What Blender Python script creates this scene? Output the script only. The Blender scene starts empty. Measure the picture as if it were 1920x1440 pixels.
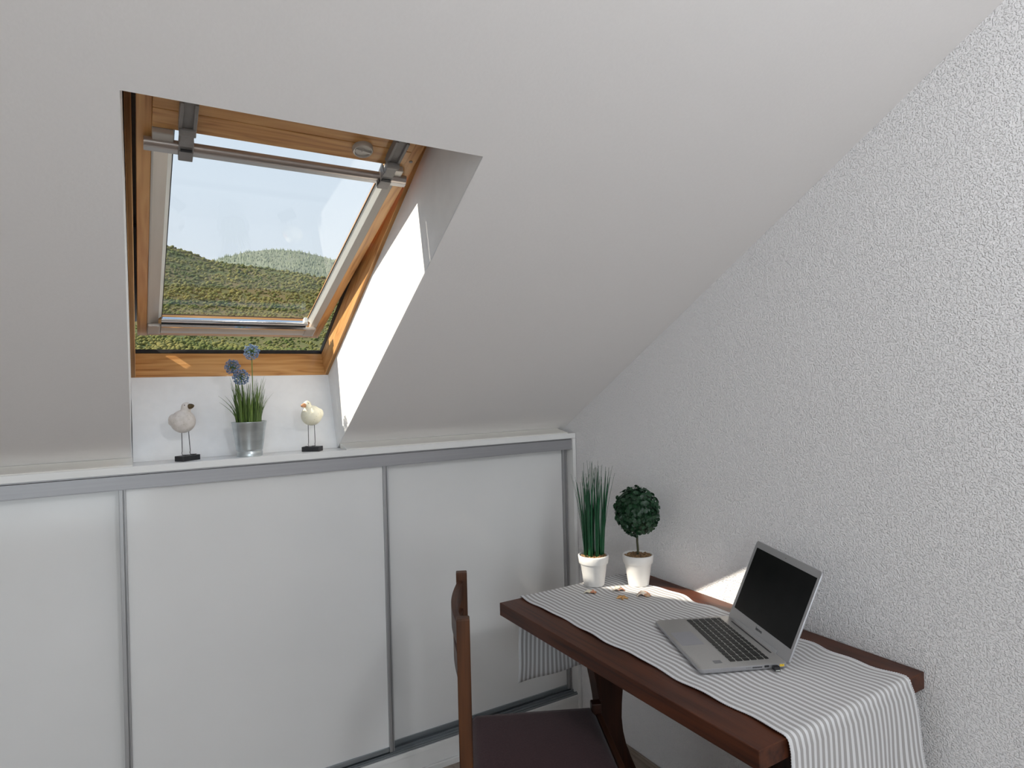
import bpy, bmesh, math, random
from mathutils import Vector, Matrix, noise
R = math.radians
PI = math.pi
random.seed(7)
SC = bpy.context.scene
COL = SC.collection

# ------------------------------------------------------------------ materials
def nd(t, kind, **kw):
    n = t.nodes.new(kind)
    for k, v in kw.items():
        if k.startswith('i_'):
            n.inputs[k[2:].replace('_', ' ')].default_value = v
        else:
            setattr(n, k, v)
    return n

def base_mat(name, col=(.8, .8, .8), rough=.5, metal=0., spec=.5, coat=0., sheen=0.):
    m = bpy.data.materials.new(name); m.use_nodes = True
    t = m.node_tree
    b = t.nodes['Principled BSDF']
    b.inputs['Base Color'].default_value = (*col, 1)
    b.inputs['Roughness'].default_value = rough
    b.inputs['Metallic'].default_value = metal
    b.inputs['Specular IOR Level'].default_value = spec
    b.inputs['Coat Weight'].default_value = coat
    b.inputs['Sheen Weight'].default_value = sheen
    return m, t, b

def coords(t, scale=(1, 1, 1), kind='Object'):
    tc = nd(t, 'ShaderNodeTexCoord'); mp = nd(t, 'ShaderNodeMapping')
    mp.inputs['Scale'].default_value = scale
    t.links.new(tc.outputs[kind], mp.inputs['Vector'])
    return mp.outputs['Vector']

def ramp(t, src, stops):
    r = nd(t, 'ShaderNodeValToRGB')
    e = r.color_ramp.elements
    while len(e) < len(stops): e.new(.5)
    for k, (p, c) in enumerate(stops):
        e[k].position = p; e[k].color = (*c, 1)
    t.links.new(src, r.inputs['Fac'])
    return r.outputs['Color']

def noisy(name, c1, c2, scale=(20, 20, 20), ns=1., detail=3, rough=.5, bump=0., bdist=.001, lo=.35, hi=.65, **kw):
    m, t, b = base_mat(name, c1, rough, **kw)
    v = coords(t, scale)
    n = nd(t, 'ShaderNodeTexNoise'); n.inputs['Scale'].default_value = ns; n.inputs['Detail'].default_value = detail
    t.links.new(v, n.inputs['Vector'])
    t.links.new(ramp(t, n.outputs['Fac'], [(lo, c1), (hi, c2)]), b.inputs['Base Color'])
    if bump:
        bp = nd(t, 'ShaderNodeBump'); bp.inputs['Strength'].default_value = bump; bp.inputs['Distance'].default_value = bdist
        t.links.new(n.outputs['Fac'], bp.inputs['Height']); t.links.new(bp.outputs['Normal'], b.inputs['Normal'])
    return m

def wood(name, axis, light, mid, dark, rough=.45, freq=16., coat=0., bump=.08, rings=1., grain=160., spec=.5):
    """grain runs along `axis`"""
    m, t, b = base_mat(name, mid, rough, coat=coat, spec=spec)
    s = [freq, freq, freq]; s[axis] = freq * .10
    v = coords(t, s)
    n = nd(t, 'ShaderNodeTexNoise'); n.inputs['Scale'].default_value = 1.0; n.inputs['Detail'].default_value = 2
    t.links.new(v, n.inputs['Vector'])
    mul = nd(t, 'ShaderNodeMath', operation='MULTIPLY'); mul.inputs[1].default_value = 7. * rings
    t.links.new(n.outputs['Fac'], mul.inputs[0])
    fr = nd(t, 'ShaderNodeMath', operation='PINGPONG'); fr.inputs[1].default_value = .5
    t.links.new(mul.outputs[0], fr.inputs[0])
    s2 = [grain, grain, grain]; s2[axis] = grain * .03
    v2 = coords(t, s2)
    n2 = nd(t, 'ShaderNodeTexNoise'); n2.inputs['Scale'].default_value = 1.; n2.inputs['Detail'].default_value = 4
    t.links.new(v2, n2.inputs['Vector'])
    add = nd(t, 'ShaderNodeMath', operation='MULTIPLY_ADD'); add.inputs[1].default_value = .9
    t.links.new(n2.outputs['Fac'], add.inputs[0]); t.links.new(fr.outputs[0], add.inputs[2])
    t.links.new(ramp(t, add.outputs[0], [(.30, dark), (.55, mid), (.95, light)]), b.inputs['Base Color'])
    bp = nd(t, 'ShaderNodeBump'); bp.inputs['Strength'].default_value = bump; bp.inputs['Distance'].default_value = .001
    t.links.new(add.outputs[0], bp.inputs['Height']); t.links.new(bp.outputs['Normal'], b.inputs['Normal'])
    return m

M = {}
# woodchip wallpaper
def woodchip():
    m, t, b = base_mat('woodchip_wallpaper', (.865, .855, .86), .8, spec=.25)
    v = coords(t, (1, 1, 1))
    n1 = nd(t, 'ShaderNodeTexNoise'); n1.inputs['Scale'].default_value = 230.; n1.inputs['Detail'].default_value = .6; n1.inputs['Roughness'].default_value = .45
    n2 = nd(t, 'ShaderNodeTexNoise'); n2.inputs['Scale'].default_value = 110.; n2.inputs['Detail'].default_value = 2.
    t.links.new(v, n1.inputs['Vector']); t.links.new(v, n2.inputs['Vector'])
    r1 = ramp(t, n1.outputs['Fac'], [(.49, (0, 0, 0)), (.60, (1, 1, 1))]); r2 = ramp(t, n2.outputs['Fac'], [(.32, (.2, .2, .2)), (.60, (1, 1, 1))])
    mx = nd(t, 'ShaderNodeMath', operation='MULTIPLY'); t.links.new(r1, mx.inputs[0]); t.links.new(r2, mx.inputs[1])
    bp = nd(t, 'ShaderNodeBump'); bp.inputs['Strength'].default_value = .95; bp.inputs['Distance'].default_value = .0024
    t.links.new(mx.outputs[0], bp.inputs['Height']); t.links.new(bp.outputs['Normal'], b.inputs['Normal'])
    return m
M['wallpaper'] = woodchip()
M['plaster'] = noisy('painted_plaster', (.805, .78, .765), (.815, .79, .775), (150, 150, 150), rough=.85, bump=.22, bdist=.001, spec=.2)
M['reveal'] = noisy('white_reveal_paint', (.83, .83, .83), (.86, .86, .86), (30, 30, 30), rough=.7, bump=.06, spec=.3)
M['strip'] = noisy('cream_strip', (.80, .785, .745), (.815, .80, .76), (10, 40, 40), rough=.6)
M['carcass'] = noisy('white_carcass', (.79, .79, .78), (.81, .81, .80), (8, 8, 8), rough=.35)
M['gloss'] = noisy('gloss_white_panel', (.75, .75, .745), (.77, .77, .765), (3, 3, 3), rough=.13, spec=.5)
M['alu'] = noisy('brushed_aluminium', (.345, .345, .36), (.37, .37, .385), (3, 200, 200), rough=.45, metal=.45)
M['alu_stile'] = noisy('brushed_aluminium_stile', (.38, .38, .385), (.42, .42, .425), (200, 200, 3), rough=.42, metal=.55)
M['alu_dark'] = noisy('blue_grey_track_aluminium', (.30, .33, .35), (.36, .39, .41), (3, 200, 200), rough=.4, metal=.7)  # bluer grey than the top track
M['gap'] = noisy('dark_rubber', (.012, .012, .013), (.02, .02, .021), (50, 50, 50), rough=.6)
PL, PM, PD = (.66, .36, .135), (.55, .27, .085), (.36, .145, .035)
M['pine_x'] = wood('pine_across', 0, PL, PM, PD, coat=.25)
M['pine_y'] = wood('pine_along', 1, PL, PM, PD, coat=.25)
M['beige'] = noisy('beige_blind_profile', (.50, .465, .42), (.53, .495, .45), (5, 5, 90), rough=.35, metal=.25)
M['beige_pale'] = noisy('pale_blind_lip', (.74, .77, .74), (.78, .80, .77), (5, 5, 90), rough=.35)  # paler, greener white than the blind profile
M['chrome'] = noisy('polished_chrome', (.78, .79, .80), (.82, .83, .84), (3, 90, 90), rough=.10, metal=1.)
M['bracket'] = noisy('grey_plastic_fitting', (.22, .205, .195), (.25, .235, .225), (40, 40, 40), rough=.45)
M['handle'] = noisy('handle_bar_aluminium', (.42, .37, .34), (.47, .42, .39), (2, 120, 120), rough=.3, metal=.8)
M['handle_flat'] = noisy('handle_bar_flat', (.50, .49, .48), (.54, .53, .52), (2, 120, 120), rough=.4, metal=.4)
DL, DM, DD = (.088, .026, .011), (.057, .0165, .0075), (.029, .0085, .0045)
M['desk_y'] = wood('dark_desk_wood_along', 1, DL, DM, DD, rough=.45, freq=9, coat=.04, bump=.05, spec=.28)
def worn_edges(m, col, rad=.0028):
    t = m.node_tree; b = t.nodes['Principled BSDF']; old = b.inputs['Base Color'].links[0].from_socket
    bv = nd(t, 'ShaderNodeBevel', samples=6); bv.inputs['Radius'].default_value = rad
    ge = nd(t, 'ShaderNodeNewGeometry'); dt = nd(t, 'ShaderNodeVectorMath', operation='DOT_PRODUCT')
    t.links.new(bv.outputs['Normal'], dt.inputs[0]); t.links.new(ge.outputs['True Normal'], dt.inputs[1])
    e = ramp(t, dt.outputs['Value'], [(.82, (1, 1, 1)), (.97, (0, 0, 0))])
    nz = nd(t, 'ShaderNodeTexNoise'); nz.inputs['Scale'].default_value = 38.; nz.inputs['Detail'].default_value = 4
    t.links.new(coords(t, (1, 1, 1)), nz.inputs['Vector'])
    w_ = ramp(t, nz.outputs['Fac'], [(.42, (.05, .05, .05)), (.66, (.75, .75, .75))])
    mu = nd(t, 'ShaderNodeMath', operation='MULTIPLY'); t.links.new(e, mu.inputs[0]); t.links.new(w_, mu.inputs[1])
    mx = nd(t, 'ShaderNodeMix', data_type='RGBA'); mx.inputs['B'].default_value = (*col, 1)
    t.links.new(mu.outputs[0], mx.inputs['Factor']); t.links.new(old, mx.inputs['A']); t.links.new(mx.outputs['Result'], b.inputs['Base Color'])
worn_edges(M['desk_y'], (.34, .17, .07))
M['desk_z'] = wood('dark_desk_wood_upright', 2, (.042, .013, .007), (.028, .009, .005), (.016, .005, .003), spec=.25, rough=.42, freq=9, bump=.05)
M['chair_z'] = wood('chair_wood_upright', 2, (.095, .034, .011), (.062, .021, .0065), (.030, .010, .004), rough=.46, freq=14, coat=.03, spec=.3)
M['chair_y'] = wood('chair_wood_across', 1, (.075, .029, .014), (.050, .018, .009), (.028, .010, .005), rough=.46, freq=14, coat=.03, spec=.3)
M['seat'] = noisy('plum_seat_fabric', (.034, .0125, .0155), (.046, .0185, .022), (260, 260, 260), rough=.9, bump=.5, bdist=.0008, sheen=.15, spec=.2)
M['floor'] = wood('grey_brown_laminate', 1, (.36, .295, .245), (.28, .225, .185), (.19, .15, .12), rough=.4, freq=6)
M['silver'] = noisy('silver_laptop_shell', (.42, .42, .43), (.44, .44, .45), (300, 300, 300), rough=.45, metal=.5)
M['silver_deck'] = noisy('grey_laptop_deck', (.40, .39, .375), (.42, .41, .395), (300, 300, 300), rough=.45, metal=.45)
M['silver_edge'] = noisy('bright_laptop_edge', (.45, .45, .47), (.49, .49, .51), (300, 300, 300), rough=.36, metal=.7)
M['touchpad'] = noisy('grey_touchpad', (.33, .33, .355), (.345, .345, .37), (200, 200, 200), rough=.3, metal=.3)
M['key'] = noisy('black_key', (.014, .014, .013), (.02, .02, .018), (200, 200, 200), rough=.5)
M['screen'] = noisy('black_display', (.004, .004, .004), (.006, .006, .006), (20, 20, 20), rough=.3, spec=.12)
M['black'] = noisy('black_plastic', (.012, .012, .014), (.02, .02, .022), (80, 80, 80), rough=.4)
M['yellow'] = noisy('yellow_socket', (.75, .50, .03), (.8, .55, .05), (80, 80, 80), rough=.5)
M['ink'] = noisy('grey_print', (.04, .04, .045), (.06, .06, .065), (80, 80, 80), rough=.5)
M['sticker'] = noisy('grey_sticker', (.17, .17, .175), (.2, .2, .205), (300, 300, 300), rough=.5)
M['ceramic'] = noisy('white_ceramic', (.80, .79, .77), (.83, .82, .80), (40, 40, 40), rough=.5, bump=.1)
M['pebble'] = noisy('brown_pebbles', (.11, .055, .022), (.36, .22, .10), (160, 160, 160), rough=.6)
M['reed'] = noisy('dark_reed', (.004, .048, .018), (.012, .105, .038), (90, 90, 6), rough=.32)
M['leaf'] = noisy('topiary_leaf', (.004, .024, .010), (.016, .070, .026), (130, 130, 130), rough=.38)
M['bark'] = noisy('thin_trunk', (.035, .035, .015), (.06, .06, .028), (200, 200, 40), rough=.7, bump=.4)
M['blade'] = noisy('grass_blade', (.05, .10, .010), (.12, .20, .03), (60, 60, 10), rough=.45)
M['floret'] = noisy('blue_floret', (.055, .10, .20), (.28, .38, .58), (190, 190, 190), rough=.6)
M['floret_stem'] = noisy('floret_stem', (.05, .11, .03), (.10, .18, .05), (90, 90, 90), rough=.6)
M['zinc'] = noisy('galvanised_zinc', (.46, .50, .51), (.60, .64, .65), (9, 9, 30), rough=.33, metal=.85)
M['bird_grey'] = noisy('speckled_stone_white', (.62, .57, .52), (.72, .67, .63), (60, 60, 60), rough=.85, bump=.5, bdist=.001)
M['bird_cream'] = noisy('cream_painted_wood', (.82, .78, .60), (.86, .83, .68), (50, 50, 50), rough=.75, bump=.3, bdist=.001)
M['beak_dark'] = noisy('dark_olive_beak', (.06, .038, .014), (.12, .08, .03), (120, 120, 120), rough=.6)
M['beak_orange'] = noisy('orange_beak', (.40, .17, .07), (.60, .32, .17), (150, 150, 150), rough=.6)
M['wire'] = noisy('black_wire', (.02, .018, .018), (.04, .035, .035), (90, 90, 90), rough=.55)
M['shell'] = noisy('banded_shell', (.82, .74, .62), (.62, .24, .12), (70, 70, 70), rough=.45, detail=5, lo=.44, hi=.6)
M['shell_pale'] = noisy('pale_shell', (.80, .75, .60), (.66, .38, .20), (40, 40, 40), rough=.4, detail=4, lo=.5, hi=.66)
M['star'] = noisy('tan_starfish', (.50, .26, .09), (.70, .43, .19), (200, 200, 200), rough=.8, bump=.6)

def add_pores(m):
    t = m.node_tree; b = t.nodes['Principled BSDF']
    old = b.inputs['Base Color'].links[0].from_socket
    v = coords(t, (1, 1, 1))
    vo = nd(t, 'ShaderNodeTexVoronoi'); vo.inputs['Scale'].default_value = 130.
    t.links.new(v, vo.inputs['Vector'])
    f = ramp(t, vo.outputs['Distance'], [(.10, (.55, .50, .45)), (.17, (1, 1, 1))])
    mx = nd(t, 'ShaderNodeMix', data_type='RGBA', blend_type='MULTIPLY'); mx.inputs['Factor'].default_value = .7
    t.links.new(old, mx.inputs['A']); t.links.new(f, mx.inputs['B']); t.links.new(mx.outputs['Result'], b.inputs['Base Color'])
add_pores(M['bird_grey']); add_pores(M['bird_cream'])

def cloth_mat():
    m, t, b = base_mat('striped_cotton', (.7, .7, .7), .9, spec=.2, sheen=.1)
    uv = nd(t, 'ShaderNodeUVMap'); sp = nd(t, 'ShaderNodeSeparateXYZ'); t.links.new(uv.outputs['UV'], sp.inputs[0])
    d = nd(t, 'ShaderNodeMath', operation='DIVIDE'); d.inputs[1].default_value = .0168
    t.links.new(sp.outputs['X'], d.inputs[0])
    fr = nd(t, 'ShaderNodeMath', operation='FRACT'); t.links.new(d.outputs[0], fr.inputs[0])
    # weave: fine diagonal twill in the grey bars
    w = nd(t, 'ShaderNodeTexWave', wave_type='BANDS', bands_direction='DIAGONAL'); w.inputs['Scale'].default_value = 170.
    t.links.new(uv.outputs['UV'], w.inputs['Vector'])
    col = ramp(t, fr.outputs[0], [(.0, (.81, .81, .82)), (.42, (.81, .81, .82)), (.47, (.44, .425, .42)), (.95, (.44, .425, .42)), (1., (.81, .81, .82))])
    mx = nd(t, 'ShaderNodeMix', data_type='RGBA', blend_type='MULTIPLY'); mx.inputs['Factor'].default_value = .18
    t.links.new(col, mx.inputs['A']); t.links.new(w.outputs['Color'], mx.inputs['B'])
    t.links.new(mx.outputs['Result'], b.inputs['Base Color'])
    bp = nd(t, 'ShaderNodeBump'); bp.inputs['Strength'].default_value = .15; bp.inputs['Distance'].default_value = .0006
    t.links.new(w.outputs['Color'], bp.inputs['Height']); t.links.new(bp.outputs['Normal'], b.inputs['Normal'])
    return m
M['cloth'] = cloth_mat()
M['stitch'] = noisy('white_overlock_thread', (.70, .70, .72), (.80, .80, .82), (300, 300, 300), rough=.9)

def glass_mat():
    m = bpy.data.materials.new('window_glass'); m.use_nodes = True
    t = m.node_tree; t.nodes.clear()
    out = nd(t, 'ShaderNodeOutputMaterial'); mix = nd(t, 'ShaderNodeMixShader')
    tr = nd(t, 'ShaderNodeBsdfTransparent'); tr.inputs['Color'].default_value = (.985, .995, .99, 1)
    gl = nd(t, 'ShaderNodeBsdfGlossy'); gl.inputs['Roughness'].default_value = .01
    lw = nd(t, 'ShaderNodeLayerWeight'); lw.inputs['Blend'].default_value = .5
    pw = nd(t, 'ShaderNodeMath', operation='POWER'); pw.inputs[1].default_value = 5.
    t.links.new(lw.outputs['Facing'], pw.inputs[0])
    mm = nd(t, 'ShaderNodeMath', operation='MULTIPLY_ADD'); mm.inputs[1].default_value = .9; mm.inputs[2].default_value = .035
    t.links.new(pw.outputs[0], mm.inputs[0])
    t.links.new(mm.outputs[0], mix.inputs[0]); t.links.new(tr.outputs[0], mix.inputs[1]); t.links.new(gl.outputs[0], mix.inputs[2])
    t.links.new(mix.outputs[0], out.inputs['Surface'])
    return m
M['glass'] = glass_mat()

# outdoors
M['earth'] = noisy('dry_hill_ground', (.13, .105, .05), (.085, .105, .04), (.02, .02, .02), ns=1., detail=6, rough=.95, spec=.1)
M['scrub'] = noisy('olive_scrub', (.085, .11, .035), (.19, .175, .060), (.035, .035, .035), ns=1., detail=8, rough=.9, spec=.1, lo=.36, hi=.64)
M['conifer'] = noisy('hazed_conifer', (.165, .195, .15), (.21, .24, .175), (.02, .02, .02), ns=1., detail=6, rough=.9, spec=.1)  # pale bluish base colour stands in for distance haze
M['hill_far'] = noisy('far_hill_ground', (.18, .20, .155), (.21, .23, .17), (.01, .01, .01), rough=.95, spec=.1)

# ------------------------------------------------------------------ mesh building
class MB:
    def __init__(s): s.v = []; s.f = []; s.mi = []; s.uv = None; s.cur = 0
    def quad_face(s, idx): s.f.append(tuple(idx)); s.mi.append(s.cur)
    def add(s, vs, fs):
        o = len(s.v); s.v += [tuple(p) for p in vs]
        for f in fs: s.quad_face([o + i for i in f])
    def box(s, x0, x1, y0, y1, z0, z1, mat=None):
        vs = [(x0, y0, z0), (x1, y0, z0), (x1, y1, z0), (x0, y1, z0), (x0, y0, z1), (x1, y0, z1), (x1, y1, z1), (x0, y1, z1)]
        if mat is not None: vs = [tuple(mat @ Vector(p)) for p in vs]
        s.add(vs, [(0, 3, 2, 1), (4, 5, 6, 7), (0, 1, 5, 4), (1, 2, 6, 5), (2, 3, 7, 6), (3, 0, 4, 7)])
        return s
    def prism(s, pts, axis, a, b):
        """polygon (2D pts) extruded along axis from a to b; axis 0: pts=(y,z); 1: (x,z); 2: (x,y)"""
        def P(p, t): return (t, p[0], p[1]) if axis == 0 else ((p[0], t, p[1]) if axis == 1 else (p[0], p[1], t))
        n = len(pts); vs = [P(p, a) for p in pts] + [P(p, b) for p in pts]
        fs = [tuple(range(n))[::-1], tuple(range(n, 2 * n))] + [(i, (i + 1) % n, n + (i + 1) % n, n + i) for i in range(n)]
        s.add(vs, fs); return s
    def lathe(s, prof, c=(0, 0, 0), seg=40, cap0=True, cap1=True):
        o = len(s.v); n = len(prof)
        for r, z in prof:
            for k in range(seg):
                a = 2 * PI * k / seg; s.v.append((c[0] + r * math.cos(a), c[1] + r * math.sin(a), c[2] + z))
        for i in range(n - 1):
            for k in range(seg):
                k2 = (k + 1) % seg
                s.quad_face((o + i * seg + k, o + i * seg + k2, o + (i + 1) * seg + k2, o + (i + 1) * seg + k))
        if cap0: s.quad_face([o + k for k in range(seg)][::-1])
        if cap1: s.quad_face([o + (n - 1) * seg + k for k in range(seg)])
        return s
    def tube(s, pts, rad, seg=8, flat=1.):
        pts = [Vector(p) for p in pts]; n = len(pts)
        if not isinstance(rad, (list, tuple)): rad = [rad] * n
        o = len(s.v); up = Vector((0, 0, 1))
        t0 = (pts[1] - pts[0]).normalized()
        ref = Vector((1, 0, 0)) if abs(t0.z) > .8 else up
        for i, p in enumerate(pts):
            t = (pts[min(i + 1, n - 1)] - pts[max(i - 1, 0)]).normalized()
            a = (ref - t * ref.dot(t)).normalized(); b = t.cross(a); ref = a
            for k in range(seg):
                th = 2 * PI * k / seg
                s.v.append(tuple(p + (a * math.cos(th) + b * math.sin(th) * flat) * rad[i]))
        for i in range(n - 1):
            for k in range(seg):
                k2 = (k + 1) % seg
                s.quad_face((o + i * seg + k, o + i * seg + k2, o + (i + 1) * seg + k2, o + (i + 1) * seg + k))
        s.quad_face([o + k for k in range(seg)][::-1]); s.quad_face([o + (n - 1) * seg + k for k in range(seg)])
        return s
    def ribbon(s, pts, wid, side):
        """a tapering leaf blade with a shallow V section"""
        pts = [Vector(p) for p in pts]; n = len(pts); side = Vector(side).normalized(); o = len(s.v)
        for i, p in enumerate(pts):
            t = (pts[min(i + 1, n - 1)] - pts[max(i - 1, 0)]).normalized()
            sd = (side - t * side.dot(t)).normalized(); nn = t.cross(sd); w = wid[i]
            s.v += [tuple(p - sd * w), tuple(p + nn * w * .45), tuple(p + sd * w), tuple(p - nn * w * .15)]
        for i in range(n - 1):
            a = o + i * 4; b = a + 4
            for k in range(4): s.quad_face((a + k, a + (k + 1) % 4, b + (k + 1) % 4, b + k))
        return s
    def ellipsoid(s, c, r, seg=20, rings=12, rot=None):
        o = len(s.v); c = Vector(c)
        def P(v):
            v = Vector((v[0] * r[0], v[1] * r[1], v[2] * r[2]))
            return tuple(c + (rot @ v if rot else v))
        s.v.append(P((0, 0, -1)))
        for i in range(1, rings):
            ph = -PI / 2 + PI * i / rings
            for k in range(seg):
                a = 2 * PI * k / seg; s.v.append(P((math.cos(ph) * math.cos(a), math.cos(ph) * math.sin(a), math.sin(ph))))
        s.v.append(P((0, 0, 1))); top = len(s.v) - 1
        for k in range(seg):
            k2 = (k + 1) % seg
            s.quad_face((o, o + 1 + k2, o + 1 + k)); s.quad_face((top, o + 1 + (rings - 2) * seg + k, o + 1 + (rings - 2) * seg + k2))
            for i in range(rings - 2):
                a = o + 1 + i * seg
                s.quad_face((a + k, a + k2, a + seg + k2, a + seg + k))
        return s
    def build(s, name, mats, parent=None, off=(0, 0, 0), smooth=False, bevel=0., bseg=2, auto=None):
        me = bpy.data.meshes.new(name)
        ov = Vector(off)
        me.from_pydata([tuple(Vector(p) - ov) for p in s.v], [], s.f); 
        if not isinstance(mats, (list, tuple)): mats = [mats]
        for m in mats: me.materials.append(m)
        if len(mats) > 1: me.polygons.foreach_set('material_index', s.mi)
        bm = bmesh.new(); bm.from_mesh(me); bmesh.ops.recalc_face_normals(bm, faces=bm.faces); bm.to_mesh(me); bm.free()
        if s.uv:
            ul = me.uv_layers.new(name='UVMap')
            for lp in me.loops: ul.data[lp.index].uv = s.uv[lp.vertex_index]
        if smooth:
            me.polygons.foreach_set('use_smooth', [True] * len(me.polygons))
            if auto: me.set_sharp_from_angle(angle=R(auto))
        o = bpy.data.objects.new(name, me); COL.objects.link(o)
        if parent: o.parent = parent
        else: o.location = ov
        if bevel:
            bv = o.modifiers.new('edge', 'BEVEL'); bv.width = bevel; bv.segments = bseg; bv.limit_method = 'ANGLE'; bv.angle_limit = R(40)
            bv.harden_normals = False
        return o

def tag(o, label, cat, group=None, kind=None):
    o['label'] = label; o['category'] = cat
    if group: o['group'] = group
    if kind: o['kind'] = kind
    return o
def thing(name, label, cat, loc=(0, 0, 0), rotz=0., group=None, kind=None):
    o = bpy.data.objects.new(name, None); COL.objects.link(o)
    o.location = loc; o.rotation_euler = (0, 0, rotz); o.empty_display_size = .05
    return tag(o, label, cat, group, kind)
def lab(o, text): o['label'] = text; return o

# ------------------------------------------------------------------ the room shell
CE0, CES = 1.286, .600                      # ceiling height z = CE0 - CES*y
def zc(y): return CE0 - CES * y
XL, XR = -1.633, -.992                      # the window niche
YB, YT = .105, -1.044                       # opening in the slope, bottom and top
ROOM_L, REAR = -4.4, -5.2
FLAT_Y = -2.65; FLAT_Z = zc(FLAT_Y)

def slab(m, x0, x1, y0, y1, th=.03):
    vs = []
    for (x, y) in ((x0, y0), (x1, y0), (x1, y1), (x0, y1)): vs.append((x, y, zc(y)))
    for (x, y) in ((x0, y0), (x1, y0), (x1, y1), (x0, y1)): vs.append((x, y, zc(y) + th))
    m.add(vs, [(0, 1, 2, 3), (7, 6, 5, 4), (0, 4, 5, 1), (1, 5, 6, 2), (2, 6, 7, 3), (3, 7, 4, 0)])
c = MB()
# one continuous sheet on the room side, with the opening left out
LOW = .1105
XC = XL - .004
P2 = [(ROOM_L, LOW), (XC, LOW), (XR, LOW), (0, LOW), (ROOM_L, YT), (XC, YT), (XR, YT), (0, YT), (ROOM_L, FLAT_Y), (XC, FLAT_Y), (XR, FLAT_Y), (0, FLAT_Y)]
c.add([(x, y, zc(y)) for x, y in P2] + [(ROOM_L, REAR, FLAT_Z), (XC, REAR, FLAT_Z), (XR, REAR, FLAT_Z), (0, REAR, FLAT_Z)],
      [(0, 1, 5, 4), (2, 3, 7, 6), (4, 5, 9, 8), (5, 6, 10, 9), (6, 7, 11, 10), (8, 9, 13, 12), (9, 10, 14, 13), (10, 11, 15, 14)])
o = c.build('ceiling', M['plaster'])
sd = o.modifiers.new('thickness', 'SOLIDIFY'); sd.thickness = .04; sd.offset = 1.; sd.use_rim = False
me = o.data
if me.polygons[0].normal.z > 0:
    me.flip_normals()
sd.offset = -1.
tag(o, 'white painted sloping ceiling around the roof window', 'ceiling', kind='structure')

ZT = FLAT_Z + .04
w = MB(); w.add([(0, .30, -.02), (0, REAR - .12, -.02), (0, REAR - .12, ZT), (0, FLAT_Y - .02, ZT), (0, .30, zc(.30) + .04),
                 (.12, .30, -.02), (.12, REAR - .12, -.02), (.12, REAR - .12, ZT), (.12, FLAT_Y - .02, ZT), (.12, .30, zc(.30) + .04)],
      [(0, 1, 2, 3, 4), (9, 8, 7, 6, 5), (0, 5, 6, 1), (1, 6, 7, 2), (2, 7, 8, 3), (3, 8, 9, 4), (4, 9, 5, 0)])
tag(w.build('wall_right', M['wallpaper']), 'pale gable wall with woodchip wallpaper behind the desk', 'wall', kind='structure')
w = MB(); w.box(ROOM_L - .12, ROOM_L, REAR - .12, .3, -.02, ZT)
tag(w.build('wall_left', M['plaster']), 'white wall at the far left end of the attic room', 'wall', kind='structure')
# rear wall; its window is unseen, sized and placed to light the room
WX0, WX1, WZ0, WZ1 = -3.7, -1.5, .12, 2.30
w = MB()
w.box(ROOM_L, WX0, REAR - .12, REAR, -.02, ZT); w.box(WX1, 0, REAR - .12, REAR, -.02, ZT)
w.box(WX0, WX1, REAR - .12, REAR, -.02, WZ0); w.box(WX0, WX1, REAR - .12, REAR, WZ1, ZT)
tag(w.build('wall_rear', M['plaster']), 'white wall with an assumed tall window behind the camera', 'wall', kind='structure')
t2 = thing('assumed_rear_window', 'tall white framed window assumed behind the camera, sized for its light', 'window', ((WX0 + WX1) / 2, REAR, WZ0), kind='structure')
f = MB(); hw = (WX1 - WX0) / 2; hh = WZ1 - WZ0
for a, b_ in ((-hw, -hw + .05), (-.03, .03), (hw - .05, hw)): f.box(a, b_, -.07, -.01, 0, hh)
f.box(-hw, hw, -.07, -.01, 0, .05); f.box(-hw, hw, -.07, -.01, hh - .05, hh)
f.build('window_frame', M['carcass'], t2, bevel=.003)
f = MB(); f.box(-hw + .05, -.03, -.045, -.04, .05, hh - .05); f.build('glass_pane', M['glass'], t2)
f = MB(); f.box(.03, hw - .05, -.045, -.04, .05, hh - .05); f.build('glass_pane', M['glass'], t2)
w = MB(); w.box(ROOM_L, 0, REAR, .3, -.05, 0)
tag(w.build('floor', M['floor']), 'grey brown laminate floor under the desk', 'floor', kind='structure')
w = MB(); w.box(-.012, -.0005, REAR, -.03, 0, .02)
tag(w.build('baseboard_right', M['floor'], bevel=.003), 'low wood strip along the foot of the gable wall', 'baseboard', kind='structure')

# ------------------------------------------------------------------ roof window
FA = R(29.03)
A0 = Vector((0, .2167, 1.4886))
EY = Vector((0, -math.cos(FA), math.sin(FA))); EZ = Vector((0, math.sin(FA), math.cos(FA)))
def FW(v, w_): return A0 + EY * v + EZ * w_         # (y,z) in the frame plane
def yz(p): return (p.y, p.z)
# the lining of the niche: two cheeks, the head and the wall under the window
l = MB()
e_ = .0025
cheek = [(.120, 1.2193), (.105, zc(.105) + e_), (YT, zc(YT) + e_), yz(FW(1.29, .12)), yz(FW(-.06, .12)), yz(FW(-.06, -.01))]
for x0, x1, sx in ((XL - .012, XL, -.004), (XR, XR + .012, 0.)):
    n0 = len(l.v); l.prism(cheek, 0, x0, x1)
    if sx:                                  # the left cheek is splayed a little towards the room
        for q in (1, 2, 7, 8): x, y, z = l.v[n0 + q]; l.v[n0 + q] = (x + sx, y, z)
a, b_, c_, d_ = Vector((0, YT, zc(YT) + .0025)), FW(1.275, 0), FW(1.29, .12), Vector((0, YT - .03, zc(YT) + .05))
l.prism([yz(a), yz(b_), yz(c_), yz(d_)], 0, XL - .012, XR + .012)
p0, p1 = (.1187, 1.2193), yz(FW(-.001, -.0005))
l.prism([p0, p1, (p1[0] + .05, p1[1] + .0), (p0[0] + .05, p0[1])], 0, XL, XR)
tag(l.build('trim_1', M['reveal']), 'white plastered lining of the roof window niche', 'trim', kind='structure')

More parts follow.
